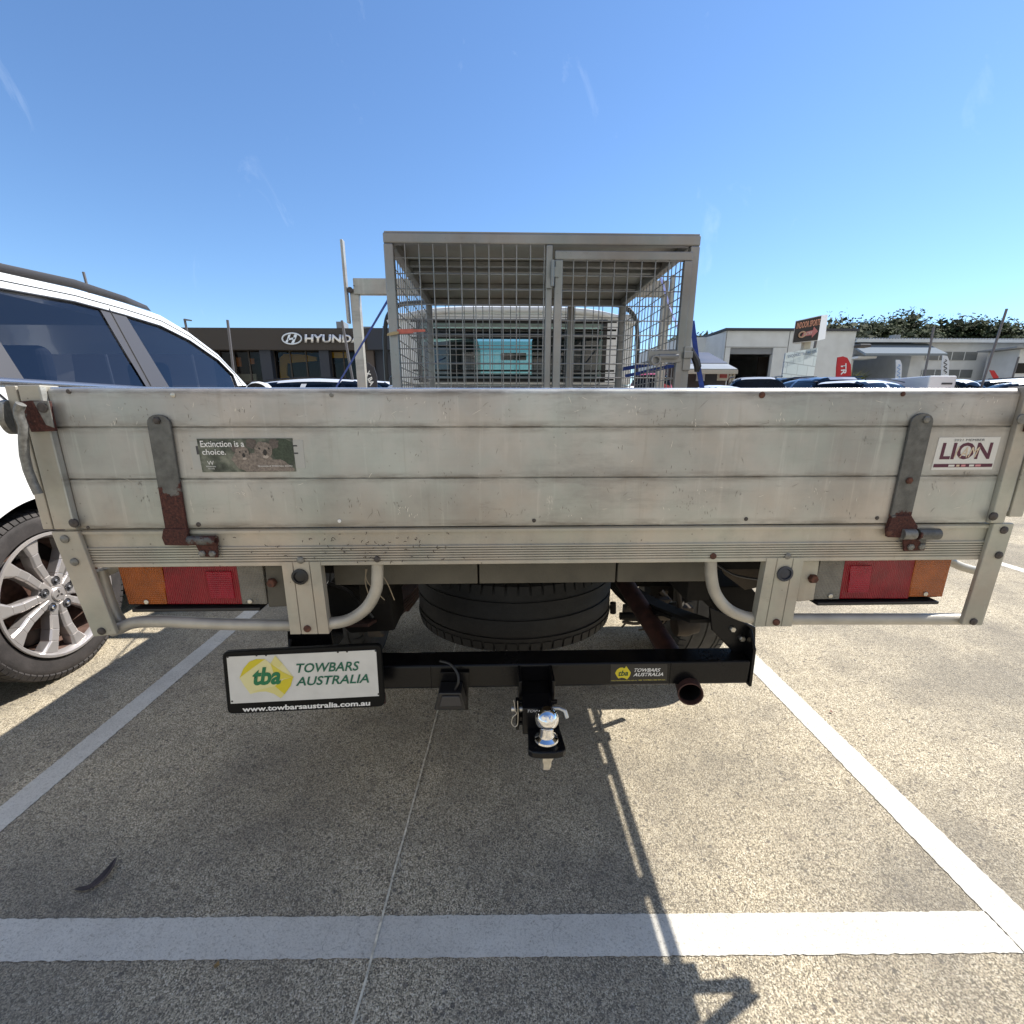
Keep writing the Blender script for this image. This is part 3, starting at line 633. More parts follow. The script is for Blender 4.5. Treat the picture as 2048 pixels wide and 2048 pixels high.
x, z = A(1627, 1158, TY + .02); MB().lathe([(1e-5, .01), (.0085, .01), (.010, .006), (.010, 0)], (x, TY + .025, z), (0, -1, 0), 6).build('bolt', RUSTB, pl)
# stickers on the tailgate
E2 = TY - .0008
def LP(l): return [Vector((a[0], E2, a[1])) for a in picks(l, E2)]
sk1 = MB().prism_y(picks([(1862, 940), (1984, 939), (2002, 874), (1879, 875)], E2), E2, TY + .0008).build('sticker', SWHITE, T)
sk1['label'] = 'white and maroon club member sticker'
def sbox(x0, y0, x1, y1, c=((1879, 875), (2002, 874), (1984, 939), (1862, 940)), Y=E2):
    """sub-box of a sticker in its own 0..1 frame: returns LL, LR, UL on the plane"""
    def m(u, v):
        tx = c[0][0] + (c[1][0] - c[0][0]) * u; ty = c[0][1] + (c[1][1] - c[0][1]) * u
        bx = c[3][0] + (c[2][0] - c[3][0]) * u; by = c[3][1] + (c[2][1] - c[3][1]) * u
        return P(tx + (bx - tx) * v, ty + (by - ty) * v, Y)
    return m(x0, y1), m(x1, y1), m(x0, y0)
text('lettering', 'LION', MAROON, sk1, *sbox(.085, .16, .90, .68), lift=.0004, bold=.025)
text('lettering', '2021 MEMBER', TRIM, sk1, *sbox(.25, .05, .75, .12), lift=.0004)
text('lettering', 'I AM', GOLD, sk1, *sbox(.31, .30, .70, .62), lift=.0008, shear=.3)
ll, lr, ul = sbox(.02, .815, .98, .92); MB().quad(ll, lr, lr + (ul - ll), ul).build('stripe', MAROON, sk1).location.y -= .0004
for u, w_, m_ in ((.26, .10, SWHITE), (.39, .05, GOLD), (.47, .07, PINK), (.60, .08, SWHITE), (.70, .09, PINK)):
    ll, lr, ul = sbox(u, .84, u + w_, .90); MB().quad(ll, lr, lr + (ul - ll), ul).build('emblem', m_, sk1).location.y -= .0008
K = ((393, 877.5), (584, 876.5), (592, 943), (405, 944.5))
bs = MB().prism_y(picks([(379, 883), (605, 881), (611, 936), (388, 939)], TY - .0004), TY - .0004, TY + .0006).build('sticker', simple('aged_clear_film', (0.40, 0.40, 0.38), 0.35), T)
bs['label'] = 'old faded sticker edges behind the animal sticker'
for l in ([(391, 892), (396, 892), (399, 909), (394, 909)], [(585, 890), (594, 890), (594.5, 893), (585.5, 893)], [(588, 905), (596, 905), (596.5, 908), (588.5, 908)]):
    p_ = [P(x, y, TY - .0006) for x, y in l]; MB().quad(*p_).build('lettering', TRIM, bs)
sk2 = MB().prism_y(picks([K[3], K[2], K[1], K[0]], TY - .0012), TY - .0012, TY + .0005).build('sticker', m_koala(), T)
sk2['label'] = 'dark sticker picturing two koalas on a branch'
FUR = m_fur((0.20, 0.165, 0.14)); FURD = m_fur((0.10, 0.08, 0.07)); DK = simple('sticker_dark', (0.02, 0.016, 0.015), 0.4); GRN = m_fur((0.035, 0.05, 0.03))
kY = TY - .0012
def blob(u, v, ru, rv, mt, lift, seed=0, rag=.1):
    rnd = random.Random(seed + int(u * 1000)); pts = []
    for k in range(18):
        a = 2 * math.pi * k / 18; r_ = 1 + rnd.uniform(-rag, rag)
        uu = min(.995, max(.005, u + ru * r_ * math.cos(a))); vv = min(.99, max(.01, v + rv * r_ * math.sin(a)))
        tx = K[0][0] + (K[1][0] - K[0][0]) * uu; bx_ = K[3][0] + (K[2][0] - K[3][0]) * uu
        ty = K[0][1] + (K[1][1] - K[0][1]) * uu; by_ = K[3][1] + (K[2][1] - K[3][1]) * uu
        pts.append(P(tx + (bx_ - tx) * vv, ty + (by_ - ty) * vv, kY) + Vector((0, -lift, 0)))
    return pts
grn = MB().poly(blob(.90, .40, .13, .42, None, .0003, 3)); grn.build('picture', GRN, sk2)
for lst, mt_, lf_, sd_, rg_ in (
    (((.44, .62, .10, .26), (.56, .80, .16, .24), (.74, .82, .20, .20), (.62, .62, .14, .18), (.88, .92, .12, .10)), FUR, .0005, 11, .14),
    (((.565, .15, .055, .15), (.80, .14, .055, .16), (.385, .30, .035, .11)), FURD, .0008, 9, .18),
    (((.46, .44, .075, .20), (.685, .36, .095, .27)), FUR, .0010, 5, .07),
    (((.70, .42, .020, .09), (.47, .50, .015, .07)), DK, .0013, 2, .12),
    (((.645, .30, .010, .035), (.745, .30, .010, .035), (.435, .40, .008, .03), (.50, .40, .008, .03)), DK, .0013, 3, .1),
    (((.705, .55, .030, .05), (.475, .60, .022, .035)), simple('sticker_pale_fur', (.42, .36, .31), .5), .0012, 4, .15)):
    mb = MB()
    for a in lst: mb.poly(blob(*a, None, lf_ + .00001 * a[0], sd_, rg_))
    mb.build('picture', mt_, sk2)
kb = lambda *a: sbox(*a, c=K, Y=kY)
text('lettering', 'Extinction is a', LWHITE, sk2, *kb(.035, .06, .495, .25), lift=.0020, bold=.015)
text('lettering', 'choice.', LWHITE, sk2, *kb(.04, .31, .29, .48), lift=.0020, bold=.015)
text('lettering', 'W', LWHITE, sk2, *kb(.075, .66, .145, .78), lift=.0020)
text('lettering', 'Wilderness', LWHITE, sk2, *kb(.055, .80, .16, .85), lift=.0020)
text('lettering', 'Society', LWHITE, sk2, *kb(.075, .87, .145, .92), lift=.0020)
text('lettering', 'Queensland Wilderness Society', LWHITE, sk2, *kb(.61, .80, .975, .86), lift=.0020)

# cross member and underbody
xm = MB()
for a, b_ in ((668, 955), (958.5, 1231), (1235, 1430)):
    x0 = A(a, 1150, 1.02)[0]; x1 = A(b_, 1150, 1.02)[0]; xm.box(x0, x1, 1.02, 1.06, A(900, 1168, 1.02)[1], .86)
xm.build('cross_member', XMEM, T, bevel=.002)
MB().box(-.45, .64, 1.075, 1.10, .76, .89).build('cross_member', DARK, T)
for sx in (-.345, .475): MB().box(sx, sx + .06, 1.12, 5.4, .66, .80).build('chassis_rail', DARK, T, bevel=.004)
for yy in (1.9, 2.7): MB().box(-.345, .535, yy, yy + .06, .70, .79).build('cross_member', DARK, T)
for yy in (1.3, 1.75, 2.2, 2.65, 3.0): MB().box(-.85, .98, yy, yy + .05, .81, .888).build('deck_bearer', DARK2, T)
# mudguard/inner brackets, fuel and linkage
MB().prism_y(picks([(1440, 1128), (1530, 1124), (1528, 1172), (1490, 1180), (1450, 1150)], 1.10), 1.10, 1.108).build('chassis_gusset', DARK2, T)
MB().prism_y(picks([(1405, 1175), (1500, 1172), (1520, 1195), (1505, 1240), (1440, 1235)], 1.16), 1.16, 1.30).build('chassis_gusset', DARK, T, bevel=.004)
MB().tube(smoothpath([P(1432, 1128, 1.07), P(1470, 1150, 1.07), P(1525, 1160, 1.08)]), .003, 6).build('brake_hose', PLASTIC, T)
MB().tube(smoothpath([P(655, 1165, 1.12), P(700, 1185, 1.14), P(745, 1235, 1.16)]), .005, 6).build('brake_hose', PLASTIC, T)
MB().prism_y(picks([(650, 1172), (780, 1172), (790, 1262), (700, 1268), (655, 1225)], 1.20), 1.20, 1.34).build('chassis_gusset', DARK, T, bevel=.006)
rc0 = random.Random(5)
for (xa, xb, ya, yb, n0) in ((655, 800, 1172, 1280, 9), (1235, 1395, 1172, 1262, 10)):
    for i in range(n0):
        Yc = rc0.uniform(1.35, 1.9); p0, p1 = P(rc0.uniform(xa, xb), rc0.uniform(ya, yb - 40), Yc), P(rc0.uniform(xa, xb), rc0.uniform(ya, yb), Yc + rc0.uniform(-.1, .2)); mid = (p0 + p1) / 2 + Vector((rc0.uniform(-.03, .03), 0, rc0.uniform(-.05, .02)))
        MB().tube(smoothpath([p0, mid, p1], 5), rc0.choice([.004, .006, .012]), 7).build('brake_hose', rc0.choice([PLASTIC, DARK2, DARK2]), T, smooth=True)
    for i in range(4):
        Yc = rc0.uniform(1.5, 2.0); p0 = P(rc0.uniform(xa, xb - 20), rc0.uniform(ya, yb - 45), Yc); MB().box(p0.x, p0.x + rc0.uniform(.04, .10), Yc, Yc + .05, p0.z - rc0.uniform(.03, .10), p0.z).build('chassis_bracket', DARK2, T, bevel=.006)
for k in range(3):
    xx = rc0.uniform(667, 760); MB().tube(smoothpath([P(xx, 1138, 1.0), P(xx + rc0.uniform(-20, 25), 1165, 1.0), P(xx + rc0.uniform(-10, 40), 1200, 1.01)], 5), .0012, 5).build('dry_stalk', simple('dry_grass_stalk_%d' % k, (.30, .25, .18), .9), T)
# spare tyre, lying flat
def tyre_mesh(c, axis, R, w, rin, n=64, tread=True):
    hw = w / 2; pr = [(rin, -hw * .72), (rin + .012, -hw * .97), (rin + (R - rin) * .55, -hw * 1.02), (R - .028, -hw * .97), (R - .009, -hw * .84)]
    g = []
    for u in (-.5, 0, .5):
        g += [(R - .0005 - abs(u) * .004, hw * (u - .19)), (R - .001, hw * (u - .035)), (R - .006, hw * (u - .03)), (R - .006, hw * (u + .03)), (R - .001, hw * (u + .035)), (R - .0005 - abs(u) * .004, hw * (u + .19))]
    pr += g + [(R - .009, hw * .84), (R - .028, hw * .97), (rin + (R - rin) * .55, hw * 1.02), (rin + .012, hw * .97), (rin, hw * .72)]
    m_ = MB().lathe(pr, c, axis, n)
    return m_
def tread_blocks(mb, c, axis, R, w, n=72, both=True):
    """shoulder sipes as thin raised blocks around the tread edge"""
    c = Vector(c); ax = Vector(axis).normalized(); u = ax.cross(Vector((0, 0, 1)) if abs(ax.z) < .9 else Vector((0, 1, 0))).normalized(); v = ax.cross(u)
    for s_ in ((-1, 1) if both else (1,)):
        for k in range(n):
            a0 = 2 * math.pi * (k + .08) / n; a1 = 2 * math.pi * (k + .88) / n
            def pp(a, r, h): return c + (u * math.cos(a) + v * math.sin(a)) * r + ax * h
            h0, h1, h2 = s_ * w * .5 * .66, s_ * w * .5 * .90, s_ * w * .5 * .99
            A0 = [pp(a0, R - .006, h0), pp(a1, R - .006, h0), pp(a1, R + .001, h0), pp(a0, R + .001, h0)]
            A1 = [pp(a0, R - .02, h1), pp(a1, R - .02, h1), pp(a1, R - .003, h1), pp(a0, R - .003, h1)]
            A2 = [pp(a0, R - .05, h2 - s_ * .012), pp(a1, R - .05, h2 - s_ * .012), pp(a1, R - .022, h2), pp(a0, R - .022, h2)]
            mb.hexa(A0, A1); mb.hexa(A1, A2)
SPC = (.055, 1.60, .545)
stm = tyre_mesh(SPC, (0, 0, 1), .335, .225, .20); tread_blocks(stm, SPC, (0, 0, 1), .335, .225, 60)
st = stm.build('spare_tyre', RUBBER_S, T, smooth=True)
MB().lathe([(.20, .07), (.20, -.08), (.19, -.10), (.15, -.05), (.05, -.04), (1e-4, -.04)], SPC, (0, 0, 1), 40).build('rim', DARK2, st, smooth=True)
# rear axle, diff, wheels, springs, shocks
MB().tube([(-.72, 2.12, .36), (.90, 2.12, .36)], .04, 14).build('rear_axle', DARK, T, smooth=True)
MB().lathe([(1e-4, -.13), (.10, -.11), (.145, -.03), (.145, .05), (.09, .12), (1e-4, .14)], (.12, 2.12, .36), (0, 1, 0), 20).build('differential', DARK, T, smooth=True)
def wheel(c, side, R=.345, w=.215, par=T, rim=DARK2):
    wh = tyre_mesh(c, (side, 0, 0), R, w, .20, 48)
    tread_blocks(wh, c, (side, 0, 0), R, w, 56)
    o = wh.build('wheel', RUBBER, par, smooth=True)
    MB().lathe([(.205, .08), (.205, -.08), (.19, .06), (.14, .03), (.06, .045), (1e-4, .05)], c, (side, 0, 0), 32).build('rim', rim, o, smooth=True)
    return o
for sx, sd in ((-.665, -1), (.855, 1)):
    wheel((sx, 2.12, .345), sd); wheel((sx, 5.05, .345), sd)
for sx in (-.36, .52):
    lm = MB()
    for k in range(5):
        pts_ = [Vector((sx, 1.12 + (1.02) * t + (k * .06) * (1 - 2 * t) * .0, .60 - .19 * math.sin(math.pi * t * .5) - k * .012)) for t in [i / 8 for i in range(k, 9)]]
        for a, b_ in zip(pts_, pts_[1:]): lm.hexa([(a.x - .03, a.y, a.z), (a.x + .03, a.y, a.z), (a.x + .03, a.y, a.z + .009), (a.x - .03, a.y, a.z + .009)], [(b_.x - .03, b_.y, b_.z), (b_.x + .03, b_.y, b_.z), (b_.x + .03, b_.y, b_.z + .009), (b_.x - .03, b_.y, b_.z + .009)])
    lm.build('leaf_spring', RUSTP if sx < 0 else DARK, T)
    MB().tube([(sx + (.12 if sx > 0 else -.12), 2.05, .38), (sx + (.05 if sx > 0 else -.02), 1.75, .76)], .026, 12).build('shock_absorber', DARK, T, smooth=True)
hw_ = MB(); hw_.tube([P(1240, 1232, 1.7), P(1262, 1232, 1.7), P(1285, 1238, 1.72)], .016, 8); hw_.tube([P(1226, 1205, 1.7), P(1226, 1226, 1.7)], .012, 8); hw_.build('suspension_link', DARK, T, smooth=True)
hw_ = MB(); hw_.lathe([(1e-4, -.03), (.03, -.03), (.036, 0), (.03, .04), (1e-4, .04)], P(1367, 1250, 1.35), (1, .1, .1), 14); hw_.tube([P(1380, 1240, 1.35), P(1410, 1240, 1.35)], .009, 8); hw_.tube([P(1355, 1175, 1.35), P(1362, 1230, 1.35)], .008, 8); hw_.build('exhaust_hanger', DARK2, T, smooth=True)
# exhaust
ex = smoothpath([P(1240, 1150, 1.62), P(1262, 1185, 1.52), P(1330, 1290, 1.28), P(1365, 1345, 1.12), P(1381, 1388, 1.02)], 6)
n_ = len(ex)
epx = MB().tube(ex, .0295, 20, cap=False).build('exhaust_pipe', RUSTP, T, smooth=True)
dirx = (ex[-1] - ex[-2]).normalized()
MB().lathe([(.0300, -.012), (.0305, .002), (.0275, .002), (.0265, -.01), (.0262, -.10), (1e-4, -.10)], ex[-1], dirx, 24).build('tailpipe_tip', RUSTP, epx, smooth=True); MB().lathe([(.0262, -.012), (.0262, -.1), (1e-4, -.1)], ex[-1], dirx, 24).build('tailpipe_bore', PLASTIC, epx, smooth=True)
# towbar
BY, BZ0, BZ1 = 1.045, A(1480, 1368, 1.045)[1], A(1480, 1322, 1.045)[1]
TX0, TX1 = -.50, A(1500, 1345, 1.045)[0]
tb = MB().box(TX0, TX1, BY, BY + .072, BZ0, BZ1).build('towbar', BLACK, T, bevel=.006, seg=3)
zz0, zz1 = BZ0 - .006, BZ1 + .05
for xa, xb in ((TX1, TX1 + .008), (TX0 - .008, TX0)):
    yz = [(BY - .004, zz0), (BY + .09, zz0), (BY + .11, zz1 + .02), (BY + .03, zz1 + .02), (BY + .0, zz1 - .02)]
    MB().prism_x(yz, xa, xb).build('end_plate', BLACK, tb, bevel=.002)
MB().prism_y(picks([(1420, 1215), (1512, 1255), (1511, 1304), (1470, 1308), (1425, 1262)], 1.09), 1.09, 1.10).build('side_arm', BLACK, tb, bevel=.002)
MB().prism_y(picks([(574, 1262), (662, 1262), (668, 1305), (576, 1308)], 1.07), 1.07, 1.15).build('side_arm', BLACK, tb, bevel=.002)
for px, py in ((1465, 1258), (1484, 1277)): x, z = A(px, py, 1.088); MB().disc((x, 1.09, z), (0, -1, 0), .008, .008, 6).build('bolt', ZINC, tb)
for px in (862, 1340):     # weld seams
    x = A(px, 1350, BY)[0]; MB().box(x - .0007, x + .0007, BY - .0009, BY + .01, BZ0 + .002, BZ1 - .002).build('weld_seam', DARK, tb)
# hitch receiver
hx0, hx1 = A(1040, 1380, 1.0)[0], A(1104, 1380, 1.0)[0]
rc = MB(); rc.box(hx0 + .004, hx1 - .004, .965, BY - .001, BZ0 - .035, BZ0 + .018)
rc.box(hx0 - .004, hx0 + .004, .975, BY + .02, BZ0 - .05, BZ1 - .004); rc.box(hx1 - .004, hx1 + .004, .975, BY + .02, BZ0 - .05, BZ1 - .004)
rc.box(hx0 - .008, hx1 + .008, .955, .965, BZ0 - .042, BZ0 - .036); rc.box(hx0 - .008, hx1 + .008, .955, .965, BZ0 + .012, BZ0 + .02)
rcv = rc.build('hitch_receiver', BLACK, tb, bevel=.002)
# drop tongue with ball
bx_, bz_ = A(1094, 1439, .865)
hc = bx_
tg_ = MB(); ztn = A(1094, 1416, .915)[1]; tg_.box(hc - .048, hc + .018, .915, .975, bz_ - .075, ztn)
zpl = bz_ - .058
fr = [(hc - .036, .93), (hc - .040, .846), (hc - .032, .839), (hc - .012, .835), (hc + .014, .835), (hc + .032, .839), (hc + .040, .846), (hc + .034, .93)]
tg_.prism_z(fr, zpl - .016, zpl)
ton = tg_.build('tow_tongue', BLACK, tb, bevel=.003)
ball = MB(); pr_ = []
for k in range(14):
    a = math.pi * k / 16; pr_.append((max(1e-4, .025 * math.sin(a)), .025 * math.cos(a)))
pr_[0] = (.009, .0245); pr_.insert(0, (1e-4, .0245))
pr_ += [(.0145, -.024), (.0145, -.034), (.0165, -.041), (.0245, -.046), (.0255, -.050), (.019, -.058)]
ball.lathe(pr_, (bx_, .868, bz_), (0, 0, 1), 40); ball.build('tow_ball', CHROME, ton, smooth=True)
MB().lathe([(.0165, -.075), (.0165, -.100), (.012, -.102), (.012, -.120), (1e-4, -.121)], (bx_, .868, bz_), (0, 0, 1), 6).build('nut', ZINC, ton)
cps = []
ub = MB()
pinz = A(1040, 1418, .945)[1]
ub.tube([(hx0 - .022, .945, pinz), (hx1 + .010, .945, pinz), (hx1 + .022, .94, pinz - .004), (hx1 + .026, .935, pinz - .018)], .0065, 12); ub.build('hitch_pin', ZINC, rcv, smooth=True)
rc_ = smoothpath([P(1035, 1402, .93), P(1036, 1425, .93), P(1035, 1448, .93), P(1029, 1453, .93), P(1023, 1445, .93), P(1026, 1434, .93), P(1033, 1427, .93), P(1030, 1420, .93), P(1029, 1408, .93), P(1027, 1400, .93)], 5)
MB().tube(rc_, .0011, 6).build('retaining_clip', ZINC, rcv, smooth=True)
MB().box(hx0 - .012, hx0 - .004, .93, .975, pinz - .045, pinz + .012).build('pin_lug', BLACK, rcv, bevel=.002)
TXY = .9145
text('lettering', "TOW'S", LWHITE, ton, P(1054, 1424.5, TXY), P(1084, 1424.5, TXY), P(1055, 1419, TXY), lift=.0005, shear=.2)
# trailer plug and cable
tp = MB(); tp.prism_y(picks([(880, 1345), (938, 1345), (936, 1420), (906, 1420), (880, 1380)], 1.035), 1.035, 1.0405)
tpo = tp.build('plug_bracket', BLACK, tb, bevel=.001)
MB().prism_y(picks([(877, 1386), (922, 1386), (931, 1420), (868, 1421)], .985), .985, 1.034).build('trailer_socket', PLASTIC, tpo, bevel=.003)
MB().prism_y(picks([(884, 1393), (919, 1393), (924, 1413), (878, 1414)], .981), .981, .9855).build('socket_lid', simple('socket_lid_satin', (.03, .03, .034), .3), tpo, bevel=.002)
MB().tube(smoothpath([P(880, 1322, 1.03), P(900, 1328, 1.02), P(914, 1345, 1.01), P(917, 1362, 1.0), P(912, 1376, 1.0), P(905, 1388, 1.0)]), .0032, 8).build('cable', PLASTIC, tpo, smooth=True)
# towbar sticker
def map_logo(par, fr_, Y, mats, lift, scale_pts):
    pass
SY = BY - .0006
ts = MB().prism_y(picks([(1221, 1364), (1334, 1362), (1335, 1328), (1222, 1329)], SY), SY, BY + .001).build('sticker', simple('sticker_black', (.012, .012, .013), .3), tb)
oz = [(0, .52), (.12, .82), (.30, .98), (.48, 1.0), (.55, .93), (.62, .95), (.70, 1.12), (.80, .93), (1.0, .55), (.92, .22), (.76, -.05), (.60, .08), (.42, .12), (.22, .05), (.12, .22)]
def ozpts(LL, LR, UL, pts_, lift):
    u = LR - LL; w = UL - LL; n = u.cross(w).normalized()
    if n.dot(O - LL) < 0: n = -n
    return [LL + u * a + w * b_ + n * lift for a, b_ in pts_]
b1 = (P(1230, 1358, SY), P(1261.5, 1357.5, SY), P(1230, 1335, SY))
MB().poly(ozpts(*b1, oz, .0006)).build('emblem', YEL[0], ts)
text('lettering', 'tba', simple('sticker_dark_green', (.02, .06, .02), .4), ts, P(1236, 1352, SY), P(1256, 1351, SY), P(1237, 1341, SY), lift=.0010, shear=.2, bold=.03)
text('lettering', 'TOWBARS', LWHITE, ts, P(1268, 1343.5, SY), P(1320, 1343, SY), P(1269, 1336.5, SY), lift=.0008, shear=.25, bold=.02)
text('lettering', 'AUSTRALIA', LWHITE, ts, P(1266, 1352.5, SY), P(1326, 1351.5, SY), P(1267, 1345.5, SY), lift=.0008, shear=.25, bold=.02)
text('lettering', 'www.towbarsaustralia.com.au  1300 TOWBAR (1300 869 227)', YEL[3], ts, P(1222, 1362.4, SY), P(1330, 1360.6, SY), P(1222, 1359.8, SY), lift=.0008)
# number plate surround
NY = .975
nc = [(443, 1305), (761.5, 1289.6), (769, 1413.5), (455, 1429)]
def rnd_rect(c, r, Y, n=5):
    p = [P(x, y, Y) for x, y in c]; out = []
    for i in range(4):
        a, b_, d = p[i - 1], p[i], p[(i + 1) % 4]; u = (a - b_).normalized(); w = (d - b_).normalized()
        for k in range(n + 1):
            t = k / n; q0 = b_ + u * r; q1 = b_ + w * r; out.append(q0 * (1 - t) ** 2 + b_ * 2 * t * (1 - t) + q1 * t * t)
    return out
rr_ = rnd_rect(nc, .014, NY)
npf = MB().hexa([tuple(p) for p in rr_], [(p.x, p.y + .014, p.z) for p in rr_]).build('number_plate', simple('plate_surround_black', (.006, .006, .006), .5, spec=.15), T, bevel=.003, seg=3)
npf['label'] = 'white and green dealer plate in a black surround'
ic = [(453, 1314), (752, 1300), (758, 1392), (461.5, 1407.5)]
pw = [P(x, y, NY - .001) for x, y in ic]
MB().hexa([tuple(p) for p in pw], [(p.x, p.y + .003, p.z) for p in pw]).build('plate_face', PWHITE, npf)
MB().hexa([(P(480, 1420, NY).x, NY + .015, P(480, 1420, NY).z), (P(768, 1412, NY).x, NY + .015, P(768, 1412, NY).z - .004), (P(768, 1412, NY).x, NY + .018, P(768, 1412, NY).z + .02), (P(480, 1420, NY).x, NY + .018, P(480, 1420, NY).z + .02)],
          [(P(480, 1420, NY).x, NY + .02, P(480, 1420, NY).z), (P(768, 1412, NY).x, NY + .02, P(768, 1412, NY).z - .004), (P(768, 1412, NY).x, NY + .024, P(768, 1412, NY).z + .02), (P(480, 1420, NY).x, NY + .024, P(480, 1420, NY).z + .02)]).build('backing_plate', RUSTP, npf)
NF = NY - .001
Z5 = lambda x, y: (380 + x * .2174, 1270 + y * .2174)
def poly5(l, m_, lift, name='emblem'):
    return MB().poly([P(*Z5(x, y), NF - lift) for x, y in l]).build(name, m_, npf)
poly5([(455, 395), (490, 310), (545, 245), (610, 222), (690, 222), (740, 262), (783, 190), (850, 262), (950, 385), (925, 470), (835, 582), (770, 540), (700, 520), (640, 522), (555, 543), (500, 470)], YEL[2], .0006)
poly5([(455, 395), (490, 310), (545, 245), (610, 222), (690, 222), (560, 315)], YEL[0], .0010)
poly5([(740, 262), (850, 340), (950, 385), (790, 415)], YEL[3], .0011)
poly5([(950, 385), (925, 470), (870, 545), (780, 470), (860, 410)], YEL[0], .0012)
poly5([(740, 262), (783, 190), (850, 262), (820, 300)], YEL[1], .0010)
poly5([(570, 520), (700, 490), (780, 470), (870, 545), (835, 582), (770, 540), (700, 520), (640, 522)], YEL[1], .0009)
text('lettering', 'tba', GREEN, npf, P(*Z5(575, 463), NF), P(*Z5(838, 450), NF), P(*Z5(582, 298), NF), lift=.0016, shear=.1, bold=.035)
text('lettering', 'TOWBARS', GREEN2, npf, P(*Z5(982, 348), NF), P(*Z5(1560, 325), NF), P(*Z5(978, 262), NF), lift=.0010, shear=.22, bold=.018)
text('lettering', 'AUSTRALIA', GREEN2, npf, P(*Z5(975, 468), NF), P(*Z5(1648, 437), NF), P(*Z5(972, 386), NF), lift=.0010, shear=.22, bold=.018)
text('lettering', 'www.towbarsaustralia.com.au', LWHITE, npf, P(*Z5(485, 706), NY), P(*Z5(1658, 646), NY), P(*Z5(483, 658), NY), lift=.0012, bold=.03)
for (x, y) in ((347, 203), (1708, 145), (1735, 543), (388, 610), (612, 188), (700, 186), (1360, 157), (1445, 152)):
    p_ = P(*Z5(x, y), NF); MB().disc(p_, (0, -1, 0), .0022, .001, 8).build('plate_clip', PLASTIC, npf)

# headboard / ladder rack at the front of the tray
HY = 3.0
hb = MB()
for (a, b_) in ((-.825, -.775), (.955, 1.0)): hb.box(a, b_, HY, HY + .05, .905, 1.78)
hb.box(-.80, .98, HY - .01, HY + .03, 1.750, 1.832)
hb.box(-.85, -.835, HY - .02, HY + .02, 1.60, 2.02); hb.box(.99, 1.005, HY - .02, HY + .02, 1.60, 1.86)
hd = hb.build('headboard', ALU, T, bevel=.004)
MB().box(-.70, .89, HY + .008, HY + .02, .93, .96).build('headboard_slat', ALU, hd)
x, z = A(700, 580, HY - .012); MB().disc((x, HY - .011, z), (0, -1, 0), .016, .005, 14).build('bolt', DBOLT, hd)
MB().box(-.80, -.79, HY - .014, HY - .0105, 1.791, 1.793).build('seam', DARK, hd)
bars = MB()
for z in (1.62, 1.575, 1.53, 1.35, 1.30, 1.255, 1.20): bars.tube([(-.50, HY + .03, z), (.70, HY + .03, z)], .006, 6)
bars.build('window_guard', DARK, hd)
# cab
CYB = 3.24; cl, cr = -.67, .86
def cab_ring(y, z0, z1, inset):
    pts_ = []
    xs_l = cl + inset; xs_r = cr - inset
    return xs_l, xs_r
# body lower (beltline down)
cb = MB()
cb.prism_x([(CYB, .62), (CYB, 1.28), (4.75, 1.25), (5.75, 1.10), (5.85, .62)], cl - .05, cr + .05)
cb.build('cab_body', CABW, T, bevel=.04, seg=3)
# rear cab wall with window opening, pillars, roof
rw = MB(); wx0, wx1, wz0, wz1 = -.46, .65, 1.33, 1.63
def wall(mb, y, x_l, x_r, z0, z1): pass
rw.box(cl, wx0, CYB, CYB + .05, 1.282, 1.70); rw.box(wx1, cr, CYB, CYB + .05, 1.282, 1.70); rw.box(wx0, wx1, CYB, CYB + .05, 1.282, wz0); rw.box(wx0, wx1, CYB, CYB + .05, wz1, 1.70)
rw.build('cab_rear_wall', CABW, T, bevel=.012)
rf = []
for i in range(9):
    v = i / 8; y = CYB - .02 + v * 1.15; row = []
    for j in range(17):
        u = j / 16; x = cl + (cr - cl) * u; e = abs(2 * u - 1)
        zz = 1.765 - .075 * e ** 4 - .05 * (abs(2 * v - 1)) ** 4
        row.append((x, y, zz))
    rf.append(row)
MB().grid(rf).build('cab_roof', CABW, T, smooth=True, solid=.03)
pm = MB()
for x0, dx in ((cl + .02, -.06), (cr - .02, .06)):
    pm.tube([(x0, 4.30, 1.70), (x0 + dx, 4.95, 1.26)], .03, 8); pm.tube([(x0, 3.85, 1.70), (x0 + dx * .8, 3.85, 1.27)], .03, 8)
pm.build('cab_pillar', CABW, T, smooth=True)
MB().quad((wx0 - .02, CYB - .004, wz0 - .02), (wx1 + .02, CYB - .004, wz0 - .02), (wx1 + .02, CYB - .004, wz1 + .02), (wx0 - .02, CYB - .004, wz1 + .02)).build('rear_window', GLASS_C, T)
MB().quad((cl, 4.93, 1.27), (cr, 4.93, 1.27), (cr - .05, 4.36, 1.68), (cl + .05, 4.36, 1.68)).build('windscreen', GLASS_C, T)
fm = MB()
for a in ((wx0 - .03, wx1 + .03, wz0 - .035, wz0 - .012), (wx0 - .03, wx1 + .03, wz1 + .012, wz1 + .035), (wx0 - .04, wx0 - .015, wz0 - .035, wz1 + .035), (wx1 + .015, wx1 + .04, wz0 - .035, wz1 + .035)):
    fm.box(a[0], a[1], CYB - .012, CYB - .001, a[2], a[3])
fm.build('window_seal', PLASTIC, T)
sm_ = MB()
sm_.box(-.62, -.15, 3.42, 3.58, .9, 1.56); sm_.box(.24, .80, 3.42, 3.58, .9, 1.60); sm_.box(-.15, .24, 3.44, 3.5, .9, 1.36); sm_.box(-.62, .80, 3.40, 3.44, 1.585, 1.64)
sm_.build('cab_seat', SEAT, T, bevel=.02)
MB().box(.03, .25, 4.35, 4.37, 1.53, 1.59).build('rear_view_mirror', PLASTIC, T, bevel=.01)
